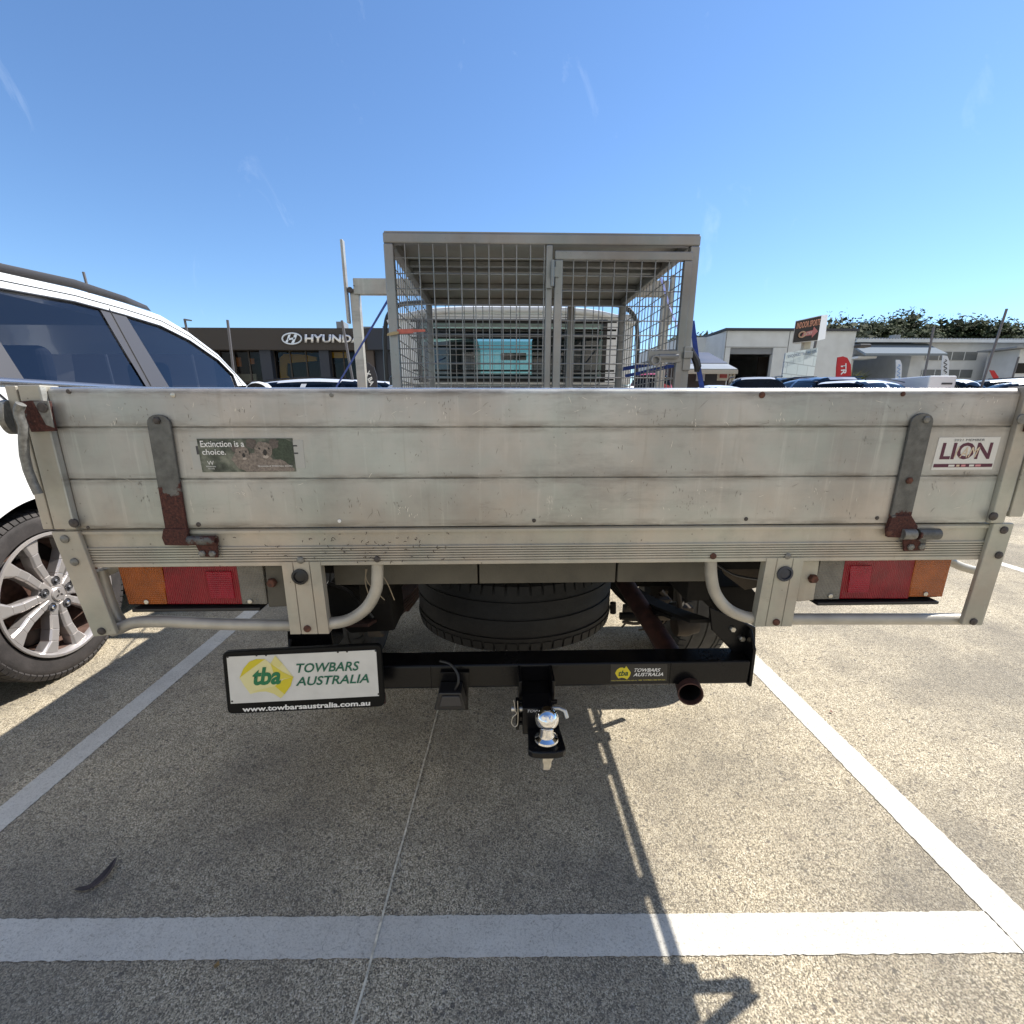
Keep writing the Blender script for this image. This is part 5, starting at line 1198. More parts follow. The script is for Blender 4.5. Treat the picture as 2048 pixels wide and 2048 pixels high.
# right-hand white workshop
WY = 30.0
Wk = thing('workshop', 'large white workshop with an open roller door and dark roof capping', 'workshop', (20, WY, 0))
Z3 = lambda x, y: (1300 + x * .3872, 580 + y * .3872)
def a3(x, y, Y): return A(*Z3(x, y), Y)
rz = a3(700, 212, WY)[1]; xw0 = a3(385, 300, WY)[0]; xw1 = a3(1052, 300, WY)[0]
dx0, dx1, dzt2 = a3(405, 400, WY)[0], a3(625, 400, WY)[0], a3(500, 298, WY)[1]
wm = MB(); wm.box(xw0, dx0, WY, WY + .3, 0, rz); wm.box(dx0, dx1, WY, WY + .3, dzt2, rz); wm.box(dx1, xw1, WY, WY + .3, 0, rz)
wm.box(xw1 - .3, xw1, WY + .3, WY + 18, 0, rz); wm.box(xw0, xw0 + .3, WY + .3, WY + 18, 0, rz); wm.box(xw0, xw1, WY + 18, WY + 18.3, 0, rz); wm.box(xw0, xw1, WY + .3, WY + 18, rz - .3, rz - .05)
wm.build('wall', WALLG, Wk)
wa, wb_ = a3(290, 240, WY + 2.2)[0], a3(150, 240, WY + 2.2)[0]; MB().prism_z([(wb_, WY + 2.2), (wa, WY + 2.2), (xw0 - .01, WY + .3), (xw0 - .01, WY + 12), (wb_, WY + 12)], 0, rz - .06).build('side_wing', WALLG, Wk)
MB().box(xw0 - .1, xw1 + .1, WY - .12, WY + 18.2, rz, rz + .14).build('roof_capping', CAPM, Wk)
z_a = dzt2; z_b = a3(500, 330, WY)[1]
MB().box(dx0 + .01, dx1 - .01, WY + .1, WY + .25, z_b, z_a + .01).build('roller_door', ROLL, Wk)
jn = MB()
for x_ in (a3(710, 300, WY)[0], a3(385, 300, WY)[0] + .02): jn.box(x_, x_ + .04, WY - .01, WY, 0, rz)
jn.box(xw0, a3(705, 300, WY)[0], WY - .008, WY, dzt2 + .02, dzt2 + .05); jn.build('panel_joint', GREYW, Wk)
MB().box(a3(560, 400, WY + 3)[0], a3(605, 400, WY + 3)[0], WY + 3, WY + 3.2, .5, a3(560, 345, WY + 3)[1]).build('rear_opening', BRN, Wk)
MB().box(xw1 + .01, xw1 + .7, WY - .5, WY + .1, a3(1030, 300, WY)[1], a3(1030, 284, WY)[1]).build('flood_light', TRIM, Wk, bevel=.05)
# long grey building
LY = 38.0
Lg = thing('warehouse', 'long pale warehouse with a corrugated roof, blue awning and two rows of grey windows', 'warehouse', (38, LY, 0))
zl = a3(1050, 283, LY)[1]; zrr = a3(1932, 262, LY)[1]; x0l = a3(1030, 320, LY)[0]; x1l = a3(2350, 260, LY)[0]
ox0, ox1, ozt = a3(1045, 400, LY)[0], a3(1338, 400, LY)[0], a3(1200, 335, LY)[1]
lm = MB(); lm.box(x0l - 2, ox0, LY, LY + 12, 0, zl); lm.box(ox1, x1l, LY, LY + .3, 0, zl + .3); lm.box(ox0, ox1, LY, LY + .3, ozt, zl); lm.box(x0l, x1l, LY + 12, LY + 12.3, 0, zl); lm.box(ox1, ox1 + .3, LY + .3, LY + 12, 0, zl); lm.build('wall', WALLW, Lg)
rfm = MB(); n_ = 90
for i in range(n_):
    xa = x0l - .3 + (x1l - x0l) * i / n_; xb = x0l - .3 + (x1l - x0l) * (i + .5) / n_; xc = x0l - .3 + (x1l - x0l) * (i + 1) / n_
    for p_, q_, h0, h1 in ((xa, xb, 0, .08), (xb, xc, .08, 0)): rfm.quad((p_, LY - .6, zl + .32 + h0), (q_, LY - .6, zl + .32 + h1), (q_, LY + 12, zl + 1.15 + h1), (p_, LY + 12, zl + 1.15 + h0))
rfm.build('roof', STEEL, Lg, solid=.03)
MB().box(x0l, x1l, LY - .62, LY - .45, zl + .12, zl + .34).build('gutter', WALLG, Lg)
MB().hexa([(x0l - .2, LY - 2.0, zl - .95), (a3(1420, 320, LY)[0], LY - 2.0, zl - .95), (a3(1420, 320, LY)[0], LY, zl), (x0l - .2, LY, zl)], [(x0l - .2, LY - 2.0, zl - .80), (a3(1420, 320, LY)[0], LY - 2.0, zl - .80), (a3(1420, 320, LY)[0], LY, zl + .12), (x0l - .2, LY, zl + .12)]).build('awning', AWN, Lg)
for (xa, xb, ya, yb) in ((1423, 1695, 320, 362), (1760, 1905, 317, 358), (1400, 1668, 412, 453), (1735, 1890, 412, 453), (2000, 2200, 316, 358)):
    p0, p1 = a3(xa, yb, LY - .06), a3(xb, ya, LY - .06); w_ = MB().box(p0[0], p1[0], LY - .06, LY + .01, p0[1], p1[1]).build('window', GREYW, Lg)
    mm_ = MB(); k = 3 if xb - xa > 200 else 2
    for i in range(k + 1): x_ = p0[0] + (p1[0] - p0[0]) * i / (k + (1 if k == 3 else 0)); mm_.box(x_ - .03, x_ + .03, LY - .075, LY - .061, p0[1], p1[1])
    mm_.build('window_frame', WALLG, w_)
MB().box(a3(1040, 350, LY)[0] - .5, a3(1100, 350, LY)[0], LY - 1.4, LY - .02, a3(1070, 362, LY)[1], a3(1070, 352, LY)[1]).build('door_canopy', WALLW, Lg)
MB().lathe([(.25, 0), (.25, .55), (.4, .56), (.4, .8), (1e-4, .85)], (a3(1575, 260, LY)[0], LY + 6, zl + .7), (0, 0, 1), 12).build('roof_vent', STEEL, Lg)
MB().box(a3(1890, 400, LY - 3)[0], x1l, LY - 3, LY - .7, 0, a3(1920, 305, LY - 3)[1]).build('side_annex', WALLW, Lg)
MB().box(a3(1850, 300, LY - 3)[0], x1l, LY - 3.6, LY - .7, a3(1920, 304, LY - 3)[1] + .001, a3(1920, 296, LY - 3)[1]).build('annex_roof', STEEL, Lg)
MB().box(a3(1915, 300, LY - 3)[0], a3(1990, 300, LY - 3)[0], LY - 3.05, LY - 2.99, a3(1920, 430, LY - 3)[1], a3(1920, 378, LY - 3)[1]).build('window', INT, Lg)
# small office with navy roof
OY = 22.0
Of = thing('small_office', 'small office with a navy tin roof and pale verandah roof in front of the workshop', 'office', (10, OY, 0))
ozr, oz2, oz3 = a3(300, 325, OY + 2)[1], a3(300, 380, OY)[1], a3(300, 412, OY - 1.5)[1]
xo0 = a3(100, 400, OY)[0]; xo1 = a3(392, 400, OY)[0]
MB().box(xo0, a3(400, 400, OY)[0], OY, OY + 5, 0, oz2).build('wall', BRN, Of)
MB().poly([(xo0, OY - .01, oz2), (a3(400, 380, OY)[0], OY - .01, oz2), (a3(300, 325, OY + 2)[0], OY + 2, ozr), (xo0, OY + 2, ozr)]).build('roof', NAVR, Of, solid=.05)
MB().poly([(a3(300, 325, OY + 2)[0], OY + 2, ozr), (a3(400, 380, OY)[0], OY - .01, oz2), (a3(400, 380, OY)[0], OY + 5, oz2), (a3(300, 325, OY + 2)[0], OY + 4, ozr)]).build('roof', NAVR, Of, solid=.05)
vx1 = a3(452, 405, OY - 1.5)[0]
MB().poly([(xo0, OY - 1.5, oz3 + .02), (vx1, OY - 1.5, oz3 + .02), (a3(400, 380, OY)[0], OY, oz2 - .02), (xo0, OY, oz2 - .02)]).build('verandah_roof', STEEL, Of, solid=.04)
MB().box(xo0, vx1, OY - 1.58, OY - 1.48, oz3 - .16, oz3).build('gutter', CREAM, Of)
for xx in (415, 432): MB().box(a3(xx, 450, OY - 1.4)[0] - .04, a3(xx, 450, OY - 1.4)[0] + .04, OY - 1.45, OY - 1.37, 0, oz3 - .16).build('verandah_post', CREAM, Of)
bxs = lambda x0, y0, x1, y1, Y, d, n_, m_, p_: (lambda a, b_: MB().box(min(a[0], b_[0]), max(a[0], b_[0]), Y - d, Y, min(a[1], b_[1]), max(a[1], b_[1])).build(n_, m_, p_))(a3(x0, y0, Y), a3(x1, y1, Y))
bxs(240, 430, 280, 470, OY, .03, 'poster', WALLW, Of); bxs(348, 427, 402, 468, OY, .03, 'poster', CREAM, Of); bxs(360, 435, 395, 455, OY, .045, 'poster', simple('red_poster', (.35, .06, .05), .5), Of)
bxs(285, 428, 340, 500, OY, .02, 'door', TRIM, Of)
# sign on a post, and the painted block wall below it
GY = 20.0
Sg = thing('pole_sign', 'tilted black box sign with orange arched lettering on a tan post', 'sign', (13, GY, 0))
f0 = [P(*Z3(x, y), GY) for x, y in ((733, 276), (866, 262), (887, 130), (752, 160))]
f1 = [P(*Z3(x, y), GY + .6) for x, y in ((760, 279), (905, 252), (919, 127), (782, 157))]
fc = MB().hexa(f0, f1).build('sign_box', simple('sign_white_edge', (.6, .6, .6), .5), Sg)
def lerp4(c, u, v): return (c[0] * (1-u) + c[1] * u) * (1-v) + (c[3] * (1-u) + c[2] * u) * v
def sq(u, v, l=.02): p = lerp4(f0, u, v); return p + Vector((0, -l, 0))
MB().quad(sq(.02, .03), sq(.98, .03), sq(.98, .97), sq(.02, .97)).build('sign_face', simple('sign_black', (.015, .013, .015), .4), Sg)
text('lettering', 'INDOOR SPORTS', simple('sign_peach', (.62, .30, .20), .5), Sg, sq(.06, .62, .04), sq(.96, .62, .04), sq(.06, .90, .04), bold=.02)
arr = MB().poly([sq(.30, .24, .04), sq(.36, .42, .041), sq(.72, .46, .04), sq(.74, .60, .04), sq(.93, .38, .04), sq(.72, .14, .04), sq(.71, .26, .04)]).build('arrow', simple('sign_pink', (.45, .16, .16), .5), Sg)
text('lettering', 'ENTRY', simple('sign_cream', (.7, .6, .55), .5), Sg, sq(.38, .28, .06), sq(.70, .30, .06), sq(.38, .40, .06))
MB().tube([tuple(sq(.32 + .12 * math.cos(a), .34 + .12 * math.sin(a), .045)) for a in [2 * math.pi * i / 14 for i in range(15)]], .03, 5).build('emblem', simple('sign_tan', (.5, .33, .22), .5), Sg)
a_, b_ = P(*Z3(803, 300), GY + .3), P(*Z3(803, 268), GY + .3)
MB().box(a_.x - .13, a_.x + .13, GY + .2, GY + .4, 0, b_.z).build('post', CREAM, Sg)
Bw = thing('block_wall', 'painted block wall with dark telephone lettering below the box sign', 'wall', (14, GY, 0))
w0, w1 = P(*Z3(700, 330), GY - 1.5), P(*Z3(868, 300), GY + .5)
mb = MB(); zt0, zt1 = P(*Z3(700, 325), GY - 1.5).z, P(*Z3(868, 297), GY + .5).z
mb.hexa([(w0.x, w0.y, 0), (w1.x, w1.y, 0), (w1.x, w1.y, zt1), (w0.x, w0.y, zt0)], [(w0.x + .1, w0.y + .25, 0), (w1.x + .1, w1.y + .25, 0), (w1.x + .1, w1.y + .25, zt1), (w0.x + .1, w0.y + .25, zt0)])
bwm, t, b = nm('painted_blockwork'); N = NT(t); g = N.n('ShaderNodeNewGeometry').outputs['Position']; sep = N.n('ShaderNodeSeparateXYZ'); N.l(g, sep.inputs[0]); cmb = N.n('ShaderNodeCombineXYZ'); N.l(sep.outputs[0], cmb.inputs[0]); N.l(sep.outputs[2], cmb.inputs[1])
brk = N.n('ShaderNodeTexBrick', Scale=1.0); N.l(cmb.outputs[0], brk.inputs['Vector']); brk.inputs['Color1'].default_value = (.42, .49, .50, 1); brk.inputs['Color2'].default_value = (.46, .52, .53, 1); brk.inputs['Mortar'].default_value = (.28, .32, .33, 1); brk.inputs['Brick Width'].default_value = .8; brk.inputs['Row Height'].default_value = .4; brk.inputs['Mortar Size'].default_value = .02
N.l(brk.outputs[0], b.inputs['Base Color']); b.inputs['Roughness'].default_value = .8
mb.build('wall', bwm, Bw)
text('lettering', 'ENQUIRIES TEL: 5495 5570', TRIM, Bw, P(*Z3(708, 355), GY - 1.5), P(*Z3(857, 327), GY + .4), P(*Z3(706, 337), GY - 1.5), lift=.03, bold=.02)
# feather flags
def flag(name, label, pts, Y, mt, body=None, tm=None, box=None, pole=None):
    o = thing(name, label, 'flag', (P(*pts[0], Y).x, Y, 0), 'promotional flags behind the ute')
    MB().prism_y([(P(*p, Y).x, P(*p, Y).z) for p in pts], Y - .015, Y + .015).build('flag_cloth', mt, o)
    p0 = P(*(pole or pts[0]), Y + .03); top = P(*pts[len(pts) // 2], Y + .03)
    MB().tube([(p0.x, Y + .03, 0), (p0.x, Y + .03, p0.z), tuple(top)], .02, 6).build('flag_pole', POLE, o)
    if body == 'S':
        b0, b1, b2 = [P(*q_, Y - .02) for q_ in box]
        MB().tube(smoothpath([b0 + (b2 - b0) * t + (b1 - b0) * (.5 + .45 * math.sin(t * 22)) for t in [i / 16 for i in range(17)]], 3), .012, 5).build('print', tm, o)
    elif body: text('lettering', body, tm, o, *[P(*q_, Y - .02) for q_ in box], bold=.03)
    return o
RED_F = simple('red_flag_cloth', (.50, .015, .02), .6); WHT_F = simple('white_flag_cloth', (.72, .75, .8), .6); BLK_F = simple('black_flag_cloth', (.03, .028, .035), .6); BLU_F = simple('blue_white_flag_cloth', (.30, .38, .70), .6)
flag('feather_flag', 'red feather flag with white letters behind the blue suv', [Z3(1035, 500), Z3(1038, 430), Z3(1036, 385), Z3(1018, 350), Z3(995, 343), Z3(968, 348), Z3(962, 400), Z3(958, 500)], 15, RED_F, 'TR', LWHITE, (Z3(986, 380), Z3(986, 440), Z3(1015, 378)))
flag('feather_flag', 'slim white feather flag in front of the dark warehouse opening', [Z3(1293, 500), Z3(1298, 430), Z3(1300, 385), Z3(1290, 362), Z3(1270, 360), Z3(1271, 420), Z3(1262, 500)], 16, WHT_F, 'S', simple('sky_blue_print', (.25, .42, .7), .5), (Z3(1277, 455), Z3(1292, 455), Z3(1277, 385)))
flag('feather_flag', 'broad white feather flag with script above the white ute canopy', [Z3(1538, 500), Z3(1542, 420), Z3(1545, 370), Z3(1535, 342), Z3(1512, 337), Z3(1506, 400), Z3(1503, 500)], 16, WHT_F, 'S', TRIM, (Z3(1517, 430), Z3(1534, 430), Z3(1517, 360)))
flag('feather_flag', 'small red flag leaning over at the far right', [Z3(1790, 460), Z3(1800, 452), Z3(1775, 415), Z3(1755, 415), Z3(1765, 440), Z3(1778, 462)], 16, RED_F)
Z8 = lambda x, y: (300 + x * .3106, 580 + y * .3106)
flag('feather_flag', 'black oval flag with red and white letters beside the left tray post', [Z8(1400, 680), Z8(1464, 640), Z8(1462, 560), Z8(1445, 500), Z8(1405, 468), Z8(1370, 480), Z8(1362, 540), Z8(1368, 620), Z8(1385, 680)], 10, BLK_F, 'X BA', LWHITE, (Z8(1385, 530), Z8(1418, 620), Z8(1412, 515)))
flag('feather_flag', 'narrow blue and white flag in front of the showroom corner', [Z8(1378, 470), Z8(1384, 430), Z8(1378, 370), Z8(1360, 320), Z8(1352, 330), Z8(1358, 400), Z8(1362, 465)], 14, BLU_F)
# poles
def pole(label, top, bot, Y, r=.035, mt=POLE, arm=None, name='steel_pole', cat='pole'):
    a = P(*top, Y); b_ = P(*bot, Y); k = a.z / max(.2, (a.z - b_.z)); base = a + (b_ - a) * k
    o = thing(name, label, cat, (base.x, Y, 0), 'poles around the car park')
    MB().tube([tuple(base), tuple(a)], r, 8).build('shaft', mt, o)
    if arm: MB().hexa(*[[P(*q_, Y + d) for q_ in arm] for d in (-.1, .1)]).build('lamp_head', mt, o)
    return o
pole('thin steel pole rising above the white suv roof', (166.7, 544), (174, 571), 9, .02)
pole('street lamp with a flat head behind the white suv windscreen', (369, 638), (374, 662), 33, .07, arm=((368, 637), (384, 640), (384, 642.5), (369, 641)), name='street_lamp', cat='street lamp')
pole('perforated steel pole standing left of the silver showroom lettering', (455, 640), (467, 743), 12, .03)
pole('perforated steel pole leaning across the showroom lettering', (683.6, 641), (707, 769), 12, .03)
pole('dark pole in front of the warehouse left windows', Z3(1467, 190), Z3(1410, 480), 14, .028)
pole('tall dark pole leaning at the right edge of the warehouse windows', Z3(1843, 97), Z3(1715, 490), 12, .026)
pole('slender dark pole before the warehouse annex', Z3(1905, 345), Z3(1868, 470), 16, .028)
pole('short post behind the box sign', Z3(857, 262), Z3(850, 298), 24, .06)

# ------------------------------------------------------------------ parked cars behind
def rcol(name, col): return simple('car_paint_' + name, col, .3, coat=.6)
CP = dict(white=rcol('white', (.72, .73, .74)), blue=rcol('deep_blue', (.02, .045, .11)), silver=rcol('silver', (.42, .43, .44)), red=rcol('red', (.42, .02, .03)), green=rcol('dark_green', (.03, .05, .035)), black=rcol('black', (.015, .015, .018)))
CGL = m_glass('parked_car_glass', (.10, .12, .14), .03, (.32, .35, .38))
def make_car(label, col, x, y, rz, Hh=1.65, L=4.5, w=1.84, kind='suv', cat='car'):
    o = thing('parked_car' if kind != 'ute' else 'parked_ute', label, cat, (0, 0, 0), 'cars parked behind the ute')
    hl = L / 2; hw = w / 2; bz = Hh * .60; g0, g1, t0, t1 = {'suv': (-hl + .12, hl - 1.15, -hl + .45, hl - 1.95), 'sedan': (-hl + .55, hl - 1.15, -hl + 1.2, hl - 2.0), 'ute': (-.35, hl - 1.15, -.15, hl - 1.9)}[kind]
    rows = []; pf = [(-hl, .38, .05, .05), (-hl + .03, .9, .03, .0), (-hl + .12, bz, .06, 0), (g1, bz + .0, .03, 0), (hl - .35, bz - .12, .06, 0), (hl - .04, bz - .28, .12, 0), (hl, .35, .15, 0)]
    ysn = []
    n = 40
    for i in range(n + 1):
        yy = -hl + L * i / n; ysn.append(yy)
    def topz(yy):
        if yy < -hl + .1: return bz - (-hl + .1 - yy) * .9
        if yy < g1: return bz
        return bz - .26 * ((yy - g1) / (hl - g1)) ** 1.6
    hr = .34; ha = (-hl + .85, hl - .9)
    def bot(yy):
        z = .24
        for h_ in ha:
            d = abs(yy - h_)
            if d < .40: z = max(z, .34 + math.sqrt(.16 - d * d))
        return z
    for sg in (-1, 1):
        pass
    secs = []
    for yy in ysn:
        e = max(0, abs(yy) - (hl - .5)) / .5; ins = .16 * e * e
        zb, zt = bot(yy), topz(yy); row = []
        for sg, order in ((-1, range(6)), (1, range(5, -1, -1))):
            for k in order:
                z = zb + (zt - zb) * k / 5; xx = hw - ins - .05 * (1 - k / 5) ** 2 - (.05 if k == 5 else 0) + (.0 if k < 4 else 0)
                row.append((sg * xx, yy, z))
        secs.append(row)
    bdm = MB(); bdm.grid(secs); bdm.face(range(0, 12)); bdm.face(range(len(bdm.v) - 1, len(bdm.v) - 13, -1))
    bdm.build('body', col, o, smooth=True)
    ti = .20; gwin, gpaint = MB(), MB(); NY_, NU = 26, 20; rws = []
    def shp(yy):
        if yy < t0: f_ = (yy - g0) / (t0 - g0); return max(0, 1 - (1 - f_) ** 2.0) * .93 + .0
        if yy > t1: f_ = (g1 - yy) / (g1 - t1); return max(0, 1 - (1 - f_) ** 1.5) * .93 + .0
        f_ = (yy - t0) / (t1 - t0); return .93 + .07 * math.sin(math.pi * f_)
    for i in range(NY_ + 1):
        yy = g0 + (g1 - g0) * i / NY_; hh = (Hh - bz) * shp(yy); row = []
        for k in range(NU + 1):
            a = math.pi * k / NU; cc, ss = math.cos(a), math.sin(a)
            zz = bz - .01 + hh * (ss ** .55); xx = (hw - .07 - .24 * (zz - bz) / (Hh - bz)) * (abs(cc) ** .42) * (1 if cc > 0 else -1)
            row.append((xx, yy, zz))
        rws.append(row)
    pil = {0, int(NY_ * .46), NY_ - 1}
    for i in range(NY_):
        for k in range(NU):
            q = (rws[i][k], rws[i][k + 1], rws[i + 1][k + 1], rws[i + 1][k]); zc = sum(p[2] for p in q) / 4; side_ = abs(q[0][0]) > hw - .36
            top_ = (zc - bz) / (Hh - bz) > .86; corner = (k in (1, 2, 3, NU - 2, NU - 3, NU - 4)) and (q[0][1] < t0 or q[0][1] >= t1 - .05)
            (gpaint if (top_ or corner or (side_ and i in pil)) else gwin).quad(*q)
    gwin.build('windows', CGL, o, smooth=True); gpaint.build('roof', col, o, smooth=True)
    MB().box(-hw + .2, hw - .2, g0 + .3, g1 - .5, bz - .35, bz - .05).build('seats', SEAT, o)
    for h_ in ha:
        for sg in (-1, 1):
            wm_ = MB().lathe([(.20, -.02), (.22, .0), (.31, .005), (hr, -.03), (hr, -.19), (.2, -.2)], (sg * (hw - .02), h_, hr), (sg, 0, 0), 24).build('wheel', RUBBER, o, smooth=True)
            MB().lathe([(.205, -.015), (.19, -.03), (.05, -.02), (1e-4, -.02)], (sg * (hw - .02), h_, hr), (sg, 0, 0), 20).build('rim', SILVER, wm_, smooth=True)
    for sg in (-1, 1):
        MB().box(sg * (hw - .02) - .1, sg * (hw - .02) + .1, g1 - .35, g1 - .25, bz, bz + .15).build('wing_mirror', col, o, bevel=.03)
        MB().box(sg * (hw - .2) - .12, sg * (hw - .2) + .12, -hl - .012, -hl + .2, bz - .3, bz - .1).build('tail_lamp', RED, o, bevel=.02)
        MB().box(sg * (hw - .28) - .15, sg * (hw - .28) + .15, hl - .25, hl + .008, bz - .48, bz - .34).build('headlight', LTR, o, bevel=.02)
    MB().box(-hw + .15, hw - .15, -hl + .3, hl - .3, .28, .34).build('underbody', PLASTIC, o)
    if kind == 'suv':
        for sg in (-1, 1): MB().tube([(sg * (hw - .36), t0 + .05, Hh - .05), (sg * (hw - .36), (t0 + t1) / 2, Hh - .005), (sg * (hw - .36), t1 - .1, Hh - .05)], .016, 6).build('roof_rail', PLASTIC, o)
    o.location = (x, y, 0); o.rotation_euler = (0, 0, rz)
    return o
def cx_(px, Y): return P(px, 760, Y).x
make_car('deep blue suv with black roof rails parked below the red feather flag', CP['blue'], cx_(1665, 12.2), 12.2, rad(172), 1.93, 4.6, 1.86, 'suv', 'suv')
make_car('silver suv parked in front of the open workshop door', CP['silver'], cx_(1515, 14), 14.5, rad(-20), 1.98, 4.5, 1.84, 'suv', 'suv')
make_car('small white hatchback with a sloping screen right of the cage', CP['white'], cx_(1414, 13), 13.0, rad(15), 1.72, 3.9, 1.7, 'sedan', 'car')
make_car('red van seen through the right side of the cage', CP['red'], cx_(1300, 19), 19, rad(-16), 2.38, 4.6, 1.8, 'suv', 'van')
make_car('white suv with its roof just above the tailgate beside the blue suv', CP['white'], cx_(1763, 12), 12.2, rad(-60), 1.80, 4.5, 1.8, 'suv', 'suv')
make_car('white ute cab beside its white box canopy', CP['white'], cx_(1925, 12), 12.5, rad(-70), 1.86, 4.9, 1.84, 'ute', 'ute')
make_car('dark green sedan next to the leaning red flag', CP['green'], cx_(1985, 14), 14.2, rad(70), 1.98, 4.5, 1.8, 'suv', 'car')
make_car('white sedan at the right edge between the green and red cars', CP['white'], cx_(2020, 12.2), 12.0, rad(62), 1.80, 4.5, 1.8, 'sedan', 'car')
make_car('red sedan cut off by the right edge of the photo', CP['red'], cx_(2080, 11), 10.6, rad(60), 1.72, 4.5, 1.8, 'sedan', 'car')
make_car('pale blue white car behind the mirror of the white suv', CP['white'], cx_(575, 11), 11.2, rad(75), 1.76, 4.5, 1.8, 'suv', 'car')
make_car('white car in front of the showroom beside the left tray post', CP['white'], cx_(655, 13), 13.0, rad(80), 1.84, 4.3, 1.8, 'suv', 'car')
make_car('black van parked against the painted block wall', CP['black'], cx_(1563, 17), 17.6, rad(-8), 2.15, 4.8, 1.9, 'suv', 'van')
cn = thing('ute_canopy', 'white box canopy with a dark vent parked below the broad white flag', 'canopy', (cx_(1882, 12), 12.2, 0))
a_, b_ = A(*Z3(1432, 520), 12.0), A(*Z3(1590, 443), 12.0)
MB().box(a_[0], b_[0], 12.0, 13.8, .75, b_[1]).build('canopy_box', CP['white'], cn, bevel=.03)
q0, q1 = A(*Z3(1505, 488), 12.0), A(*Z3(1560, 479), 12.0); MB().box(q0[0], q1[0], 11.985, 12.0, q0[1], q1[1]).build('vent', TRIM, cn)
MB().box(a_[0] + .1, b_[0] - .1, 12.1, 13.7, .45, .749).build('chassis', PLASTIC, cn)
for xx in (a_[0] + .35, b_[0] - .35):
    for yy in (12.15, 13.65): MB().lathe([(1e-4, -.1), (.3, -.1), (.34, -.07), (.34, .07), (.3, .1), (1e-4, .1)], (xx, yy, .34), (0, 1, 0), 20).build('wheel', RUBBER, cn, smooth=True)

# ------------------------------------------------------------------ trees
FOL = m_foliage('dense_tree_foliage', (.018, .026, .014), (.045, .060, .028), (.095, .115, .055)); FOL2 = m_foliage('gum_tree_foliage', (.03, .035, .02), (.07, .08, .045), (.12, .13, .08))
FOL3 = m_foliage('yellow_green_shrub', (.06, .07, .015), (.16, .17, .04), (.28, .27, .08)); BARK = simple('tree_bark', (.12, .09, .07), .9, var=.3, vscale=3)
def tree(label, px, Y, ztop, w, seed, fol=FOL, n=1500, zlow=None, open_=0.0, ls=.42):
    r = random.Random(seed); x = P(px, 700, Y).x
    o = thing('tree', label, 'tree', (x, Y, 0), 'trees behind the buildings')
    tr = MB(); th = ztop * .8
    tr.tube([(x, Y, 0), (x + r.uniform(-.3, .3), Y, th * .5), (x + r.uniform(-.4, .4), Y, th)], [.35, .22, .06], 8)
    clumps = []
    zl_ = zlow if zlow else ztop * .35
    for k in range(34):
        t = r.random(); z = zl_ + (ztop - zl_) * t; rr = w / 2 * math.sqrt(max(.05, 1 - (2 * t - .85) ** 2 * .75)) ; a = r.uniform(0, 6.28); q_ = math.sqrt(r.random())
        clumps.append((Vector((x + rr * q_ * math.cos(a), Y + rr * q_ * math.sin(a) * .8, z)), r.uniform(.6, 1.2) * w * .19))
    for k in range(8):
        c, s_ = clumps[k]; tr.tube([(x, Y, min(c.z * .75, th)), tuple(c)], [.10, .03], 5)
    tr.build('trunk', BARK, o)
    cr_ = MB(); per = n // len(clumps)
    for c, s_ in clumps:
        for i in range(per):
            d = Vector((r.gauss(0, 1), r.gauss(0, 1), r.gauss(0, .8))); d = d.normalized() * s_ * (r.random() ** .4) * 1.15
            p = c + d; u = Vector((r.gauss(0, 1), r.gauss(0, 1), r.gauss(0, 1))).normalized(); v = u.orthogonal().normalized(); sz = ls * r.uniform(.5, 1.1)
            cr_.quad(p - u * sz * .5 - v * sz * .3, p + u * sz * .5 - v * sz * .3, p + u * sz * .55 + v * sz * .3, p - u * sz * .45 + v * sz * .3)
        for i in range(per // 4):
            d = Vector((r.gauss(0, 1), r.gauss(0, 1), r.gauss(0, .8))); p = c + d.normalized() * s_ * .75 * r.random() ** .5; u = Vector((r.gauss(0, 1), r.gauss(0, 1), r.gauss(0, 1))).normalized(); v = u.orthogonal().normalized(); sz = ls * 2.1
            cr_.quad(p - u * sz * .5 - v * sz * .4, p + u * sz * .4 - v * sz * .3, p + u * sz * .55 + v * sz * .35, p - u * sz * .4 + v * sz * .4)
    cr_.build('crown', fol, o)
    return o
def zt(y3, Y): return A(1700, 580 + y3 * .3872, Y)[1] - 1.4
TYD = 62.0
labels = ['round tree just left of the bare post above the warehouse', 'tall pine tree second in the row above the warehouse roof', 'dense dark tree in the middle of the row over the warehouse', 'broad dark tree behind the thin dark pole', 'tall pointed tree near the centre of the far row', 'thick tree behind the roof vent of the warehouse', 'tall tree left of the leaning pole', 'dark tree cut by the tall leaning pole', 'lower tree between the leaning pole and the photo edge', 'tree at the far right edge above the annex']
specs = [(1130, 138, 8.2), (1195, 165, 6.4), (1300, 122, 10.5), (1385, 165, 6.5), (1480, 140, 9.0), (1560, 150, 7.5), (1645, 118, 9.5), (1775, 150, 9.5), (1715, 205, 5.2), (1905, 190, 7.8)]
for i, ((x3, y3, w_), lb_) in enumerate(zip(specs, labels)):
    tree(lb_, 1300 + x3 * .3872, TYD + (i % 3) * 2.5, zt(y3, TYD + (i % 3) * 2.5), w_, 20 + i, n=7000, zlow=5.0, ls=.36)
tree('pale open gum tree behind the box sign', 1300 + 950 * .3872, 52, zt(118, 52), 7.5, 51, FOL2, 2600, 6.5, ls=.26)
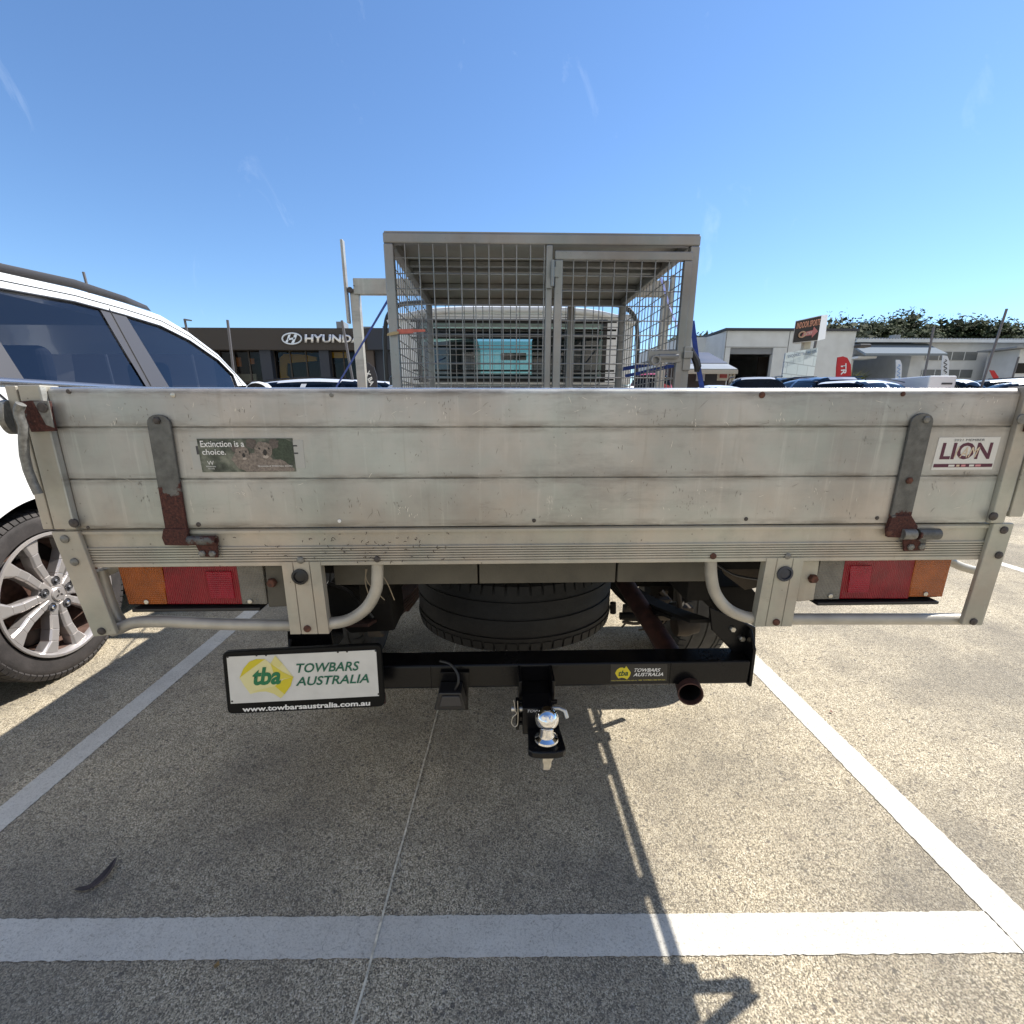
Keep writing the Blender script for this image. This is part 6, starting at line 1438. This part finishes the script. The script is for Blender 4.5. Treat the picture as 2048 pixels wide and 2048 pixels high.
for i, (x3, y3, w_, lb_) in enumerate(((250, 190, 3.4, 'small tree left of the white workshop roof'), (350, 178, 4.2, 'bushy tree above the left corner of the workshop roof'), (440, 198, 1.8, 'tiny treetop over the left part of the workshop roof'), (590, 187, 4.0, 'low treetop over the middle of the workshop roof'), (130, 205, 3.0, 'treetop showing through the right side of the cage'), (1010, 178, 4.0, 'small dense tree between the gum tree and the far row'))):
    tree(lb_, 1300 + x3 * .3872, 58, zt(y3, 58), w_, 70 + i, FOL2 if i < 4 else FOL, 2600, 7.0, ls=.30)
sh = thing('spiky_shrub', 'yellow green spiky shrub beside the red feather flag', 'shrub', (P(1706, 740, 24).x, 24, 0)); r = random.Random(4); mb = MB(); sc_ = Vector((P(1706, 740, 24).x, 24, 2.3))
MB().tube([(sc_.x, 24, 0), (sc_.x, 24, 2.2)], .08, 6).build('trunk', BARK, sh)
for i in range(260):
    d = Vector((r.gauss(0, 1), r.gauss(0, 1), r.gauss(.3, .8))).normalized(); p = sc_; e_ = sc_ + d * r.uniform(.5, 1.05); v = d.orthogonal().normalized() * .03
    mb.poly([p - v, p + v, e_])
mb.build('crown', FOL3, sh)

# ------------------------------------------------------------------ small things on the ground and rail
lf = MB(); L0 = [(150, 1776), (178, 1782), (205, 1762), (225, 1735), (231, 1718), (222, 1728), (200, 1748), (172, 1764)]
def PG(px, py, z=.004): d = ray(px, py); return O + d * ((z - H) / d.z)
c_ = PG(190, 1752); base = [PG(x * 1.0, y, .006) for x, y in L0]
n = len(base); hts = [.001, .004, .010, .014, .022, .018, .020, .010]
sp_ = smoothpath([PG(150, 1778, .002), PG(178, 1776, .004), PG(203, 1758, .008), PG(220, 1738, .013), PG(232, 1716, .016)], 4); nn_ = len(sp_); rws = []
for i_, p in enumerate(sp_):
    t = i_ / (nn_ - 1); d = (sp_[min(i_ + 1, nn_ - 1)] - sp_[max(i_ - 1, 0)]).normalized(); n_ = d.cross(Vector((0, 0, 1))).normalized(); w_ = .0085 * math.sin(math.pi * min(1, max(0, t * .92 + .05))) ** .7 + .0003
    rws.append([p - n_ * w_ + Vector((0, 0, .006 * math.sin(math.pi * t))), p, p + n_ * w_ * 1.1 + Vector((0, 0, .003))])
lf.grid(rws)
tag(lf.build('dry_leaf', simple('dry_leaf_brown', (.05, .038, .038), .7, var=.4, vscale=60), solid=.0006), 'curled dark dry leaf lying on the shaded concrete at the lower left', 'leaf')
for (px, py, lbl, colr) in ((433, 1933, 'tiny tan leaf fragment just below the wide white line', (.25, .16, .06)), (1663, 1424, 'tiny reddish leaf fragment on the sunlit concrete at the right', (.18, .06, .04))):
    p = PG(px, py); mb = MB().poly([p + Vector((-.006, 0, .002)), p + Vector((0, -.006, .004)), p + Vector((.006, .002, .001)), p + Vector((.001, .008, .005))]); tag(mb.build('leaf_fragment', simple('leaf_fragment_%d' % px, colr, .8), solid=.0005), lbl, 'leaf')
r = random.Random(12); mb = MB()
for i in range(70):
    px = r.gauss(760, 70) if i < 50 else r.uniform(560, 900); py = r.uniform(1068, 1124)
    if i % 5 == 0: px = r.uniform(420, 1000)
    p = P(px, py, TY + .0005); a = r.uniform(0, 6.28); l_ = r.uniform(.002, .006)
    pts_ = [p + Vector((l_ * math.cos(a + k * .5) * k * .6, -.001, l_ * math.sin(a + k * .5) * k * .6)) for k in range(3)]
    mb.tube(pts_, .0006, 4)
db = mb.build('leaf_litter', simple('dark_twig', (.035, .022, .018), .9)); db['kind'] = 'stuff'
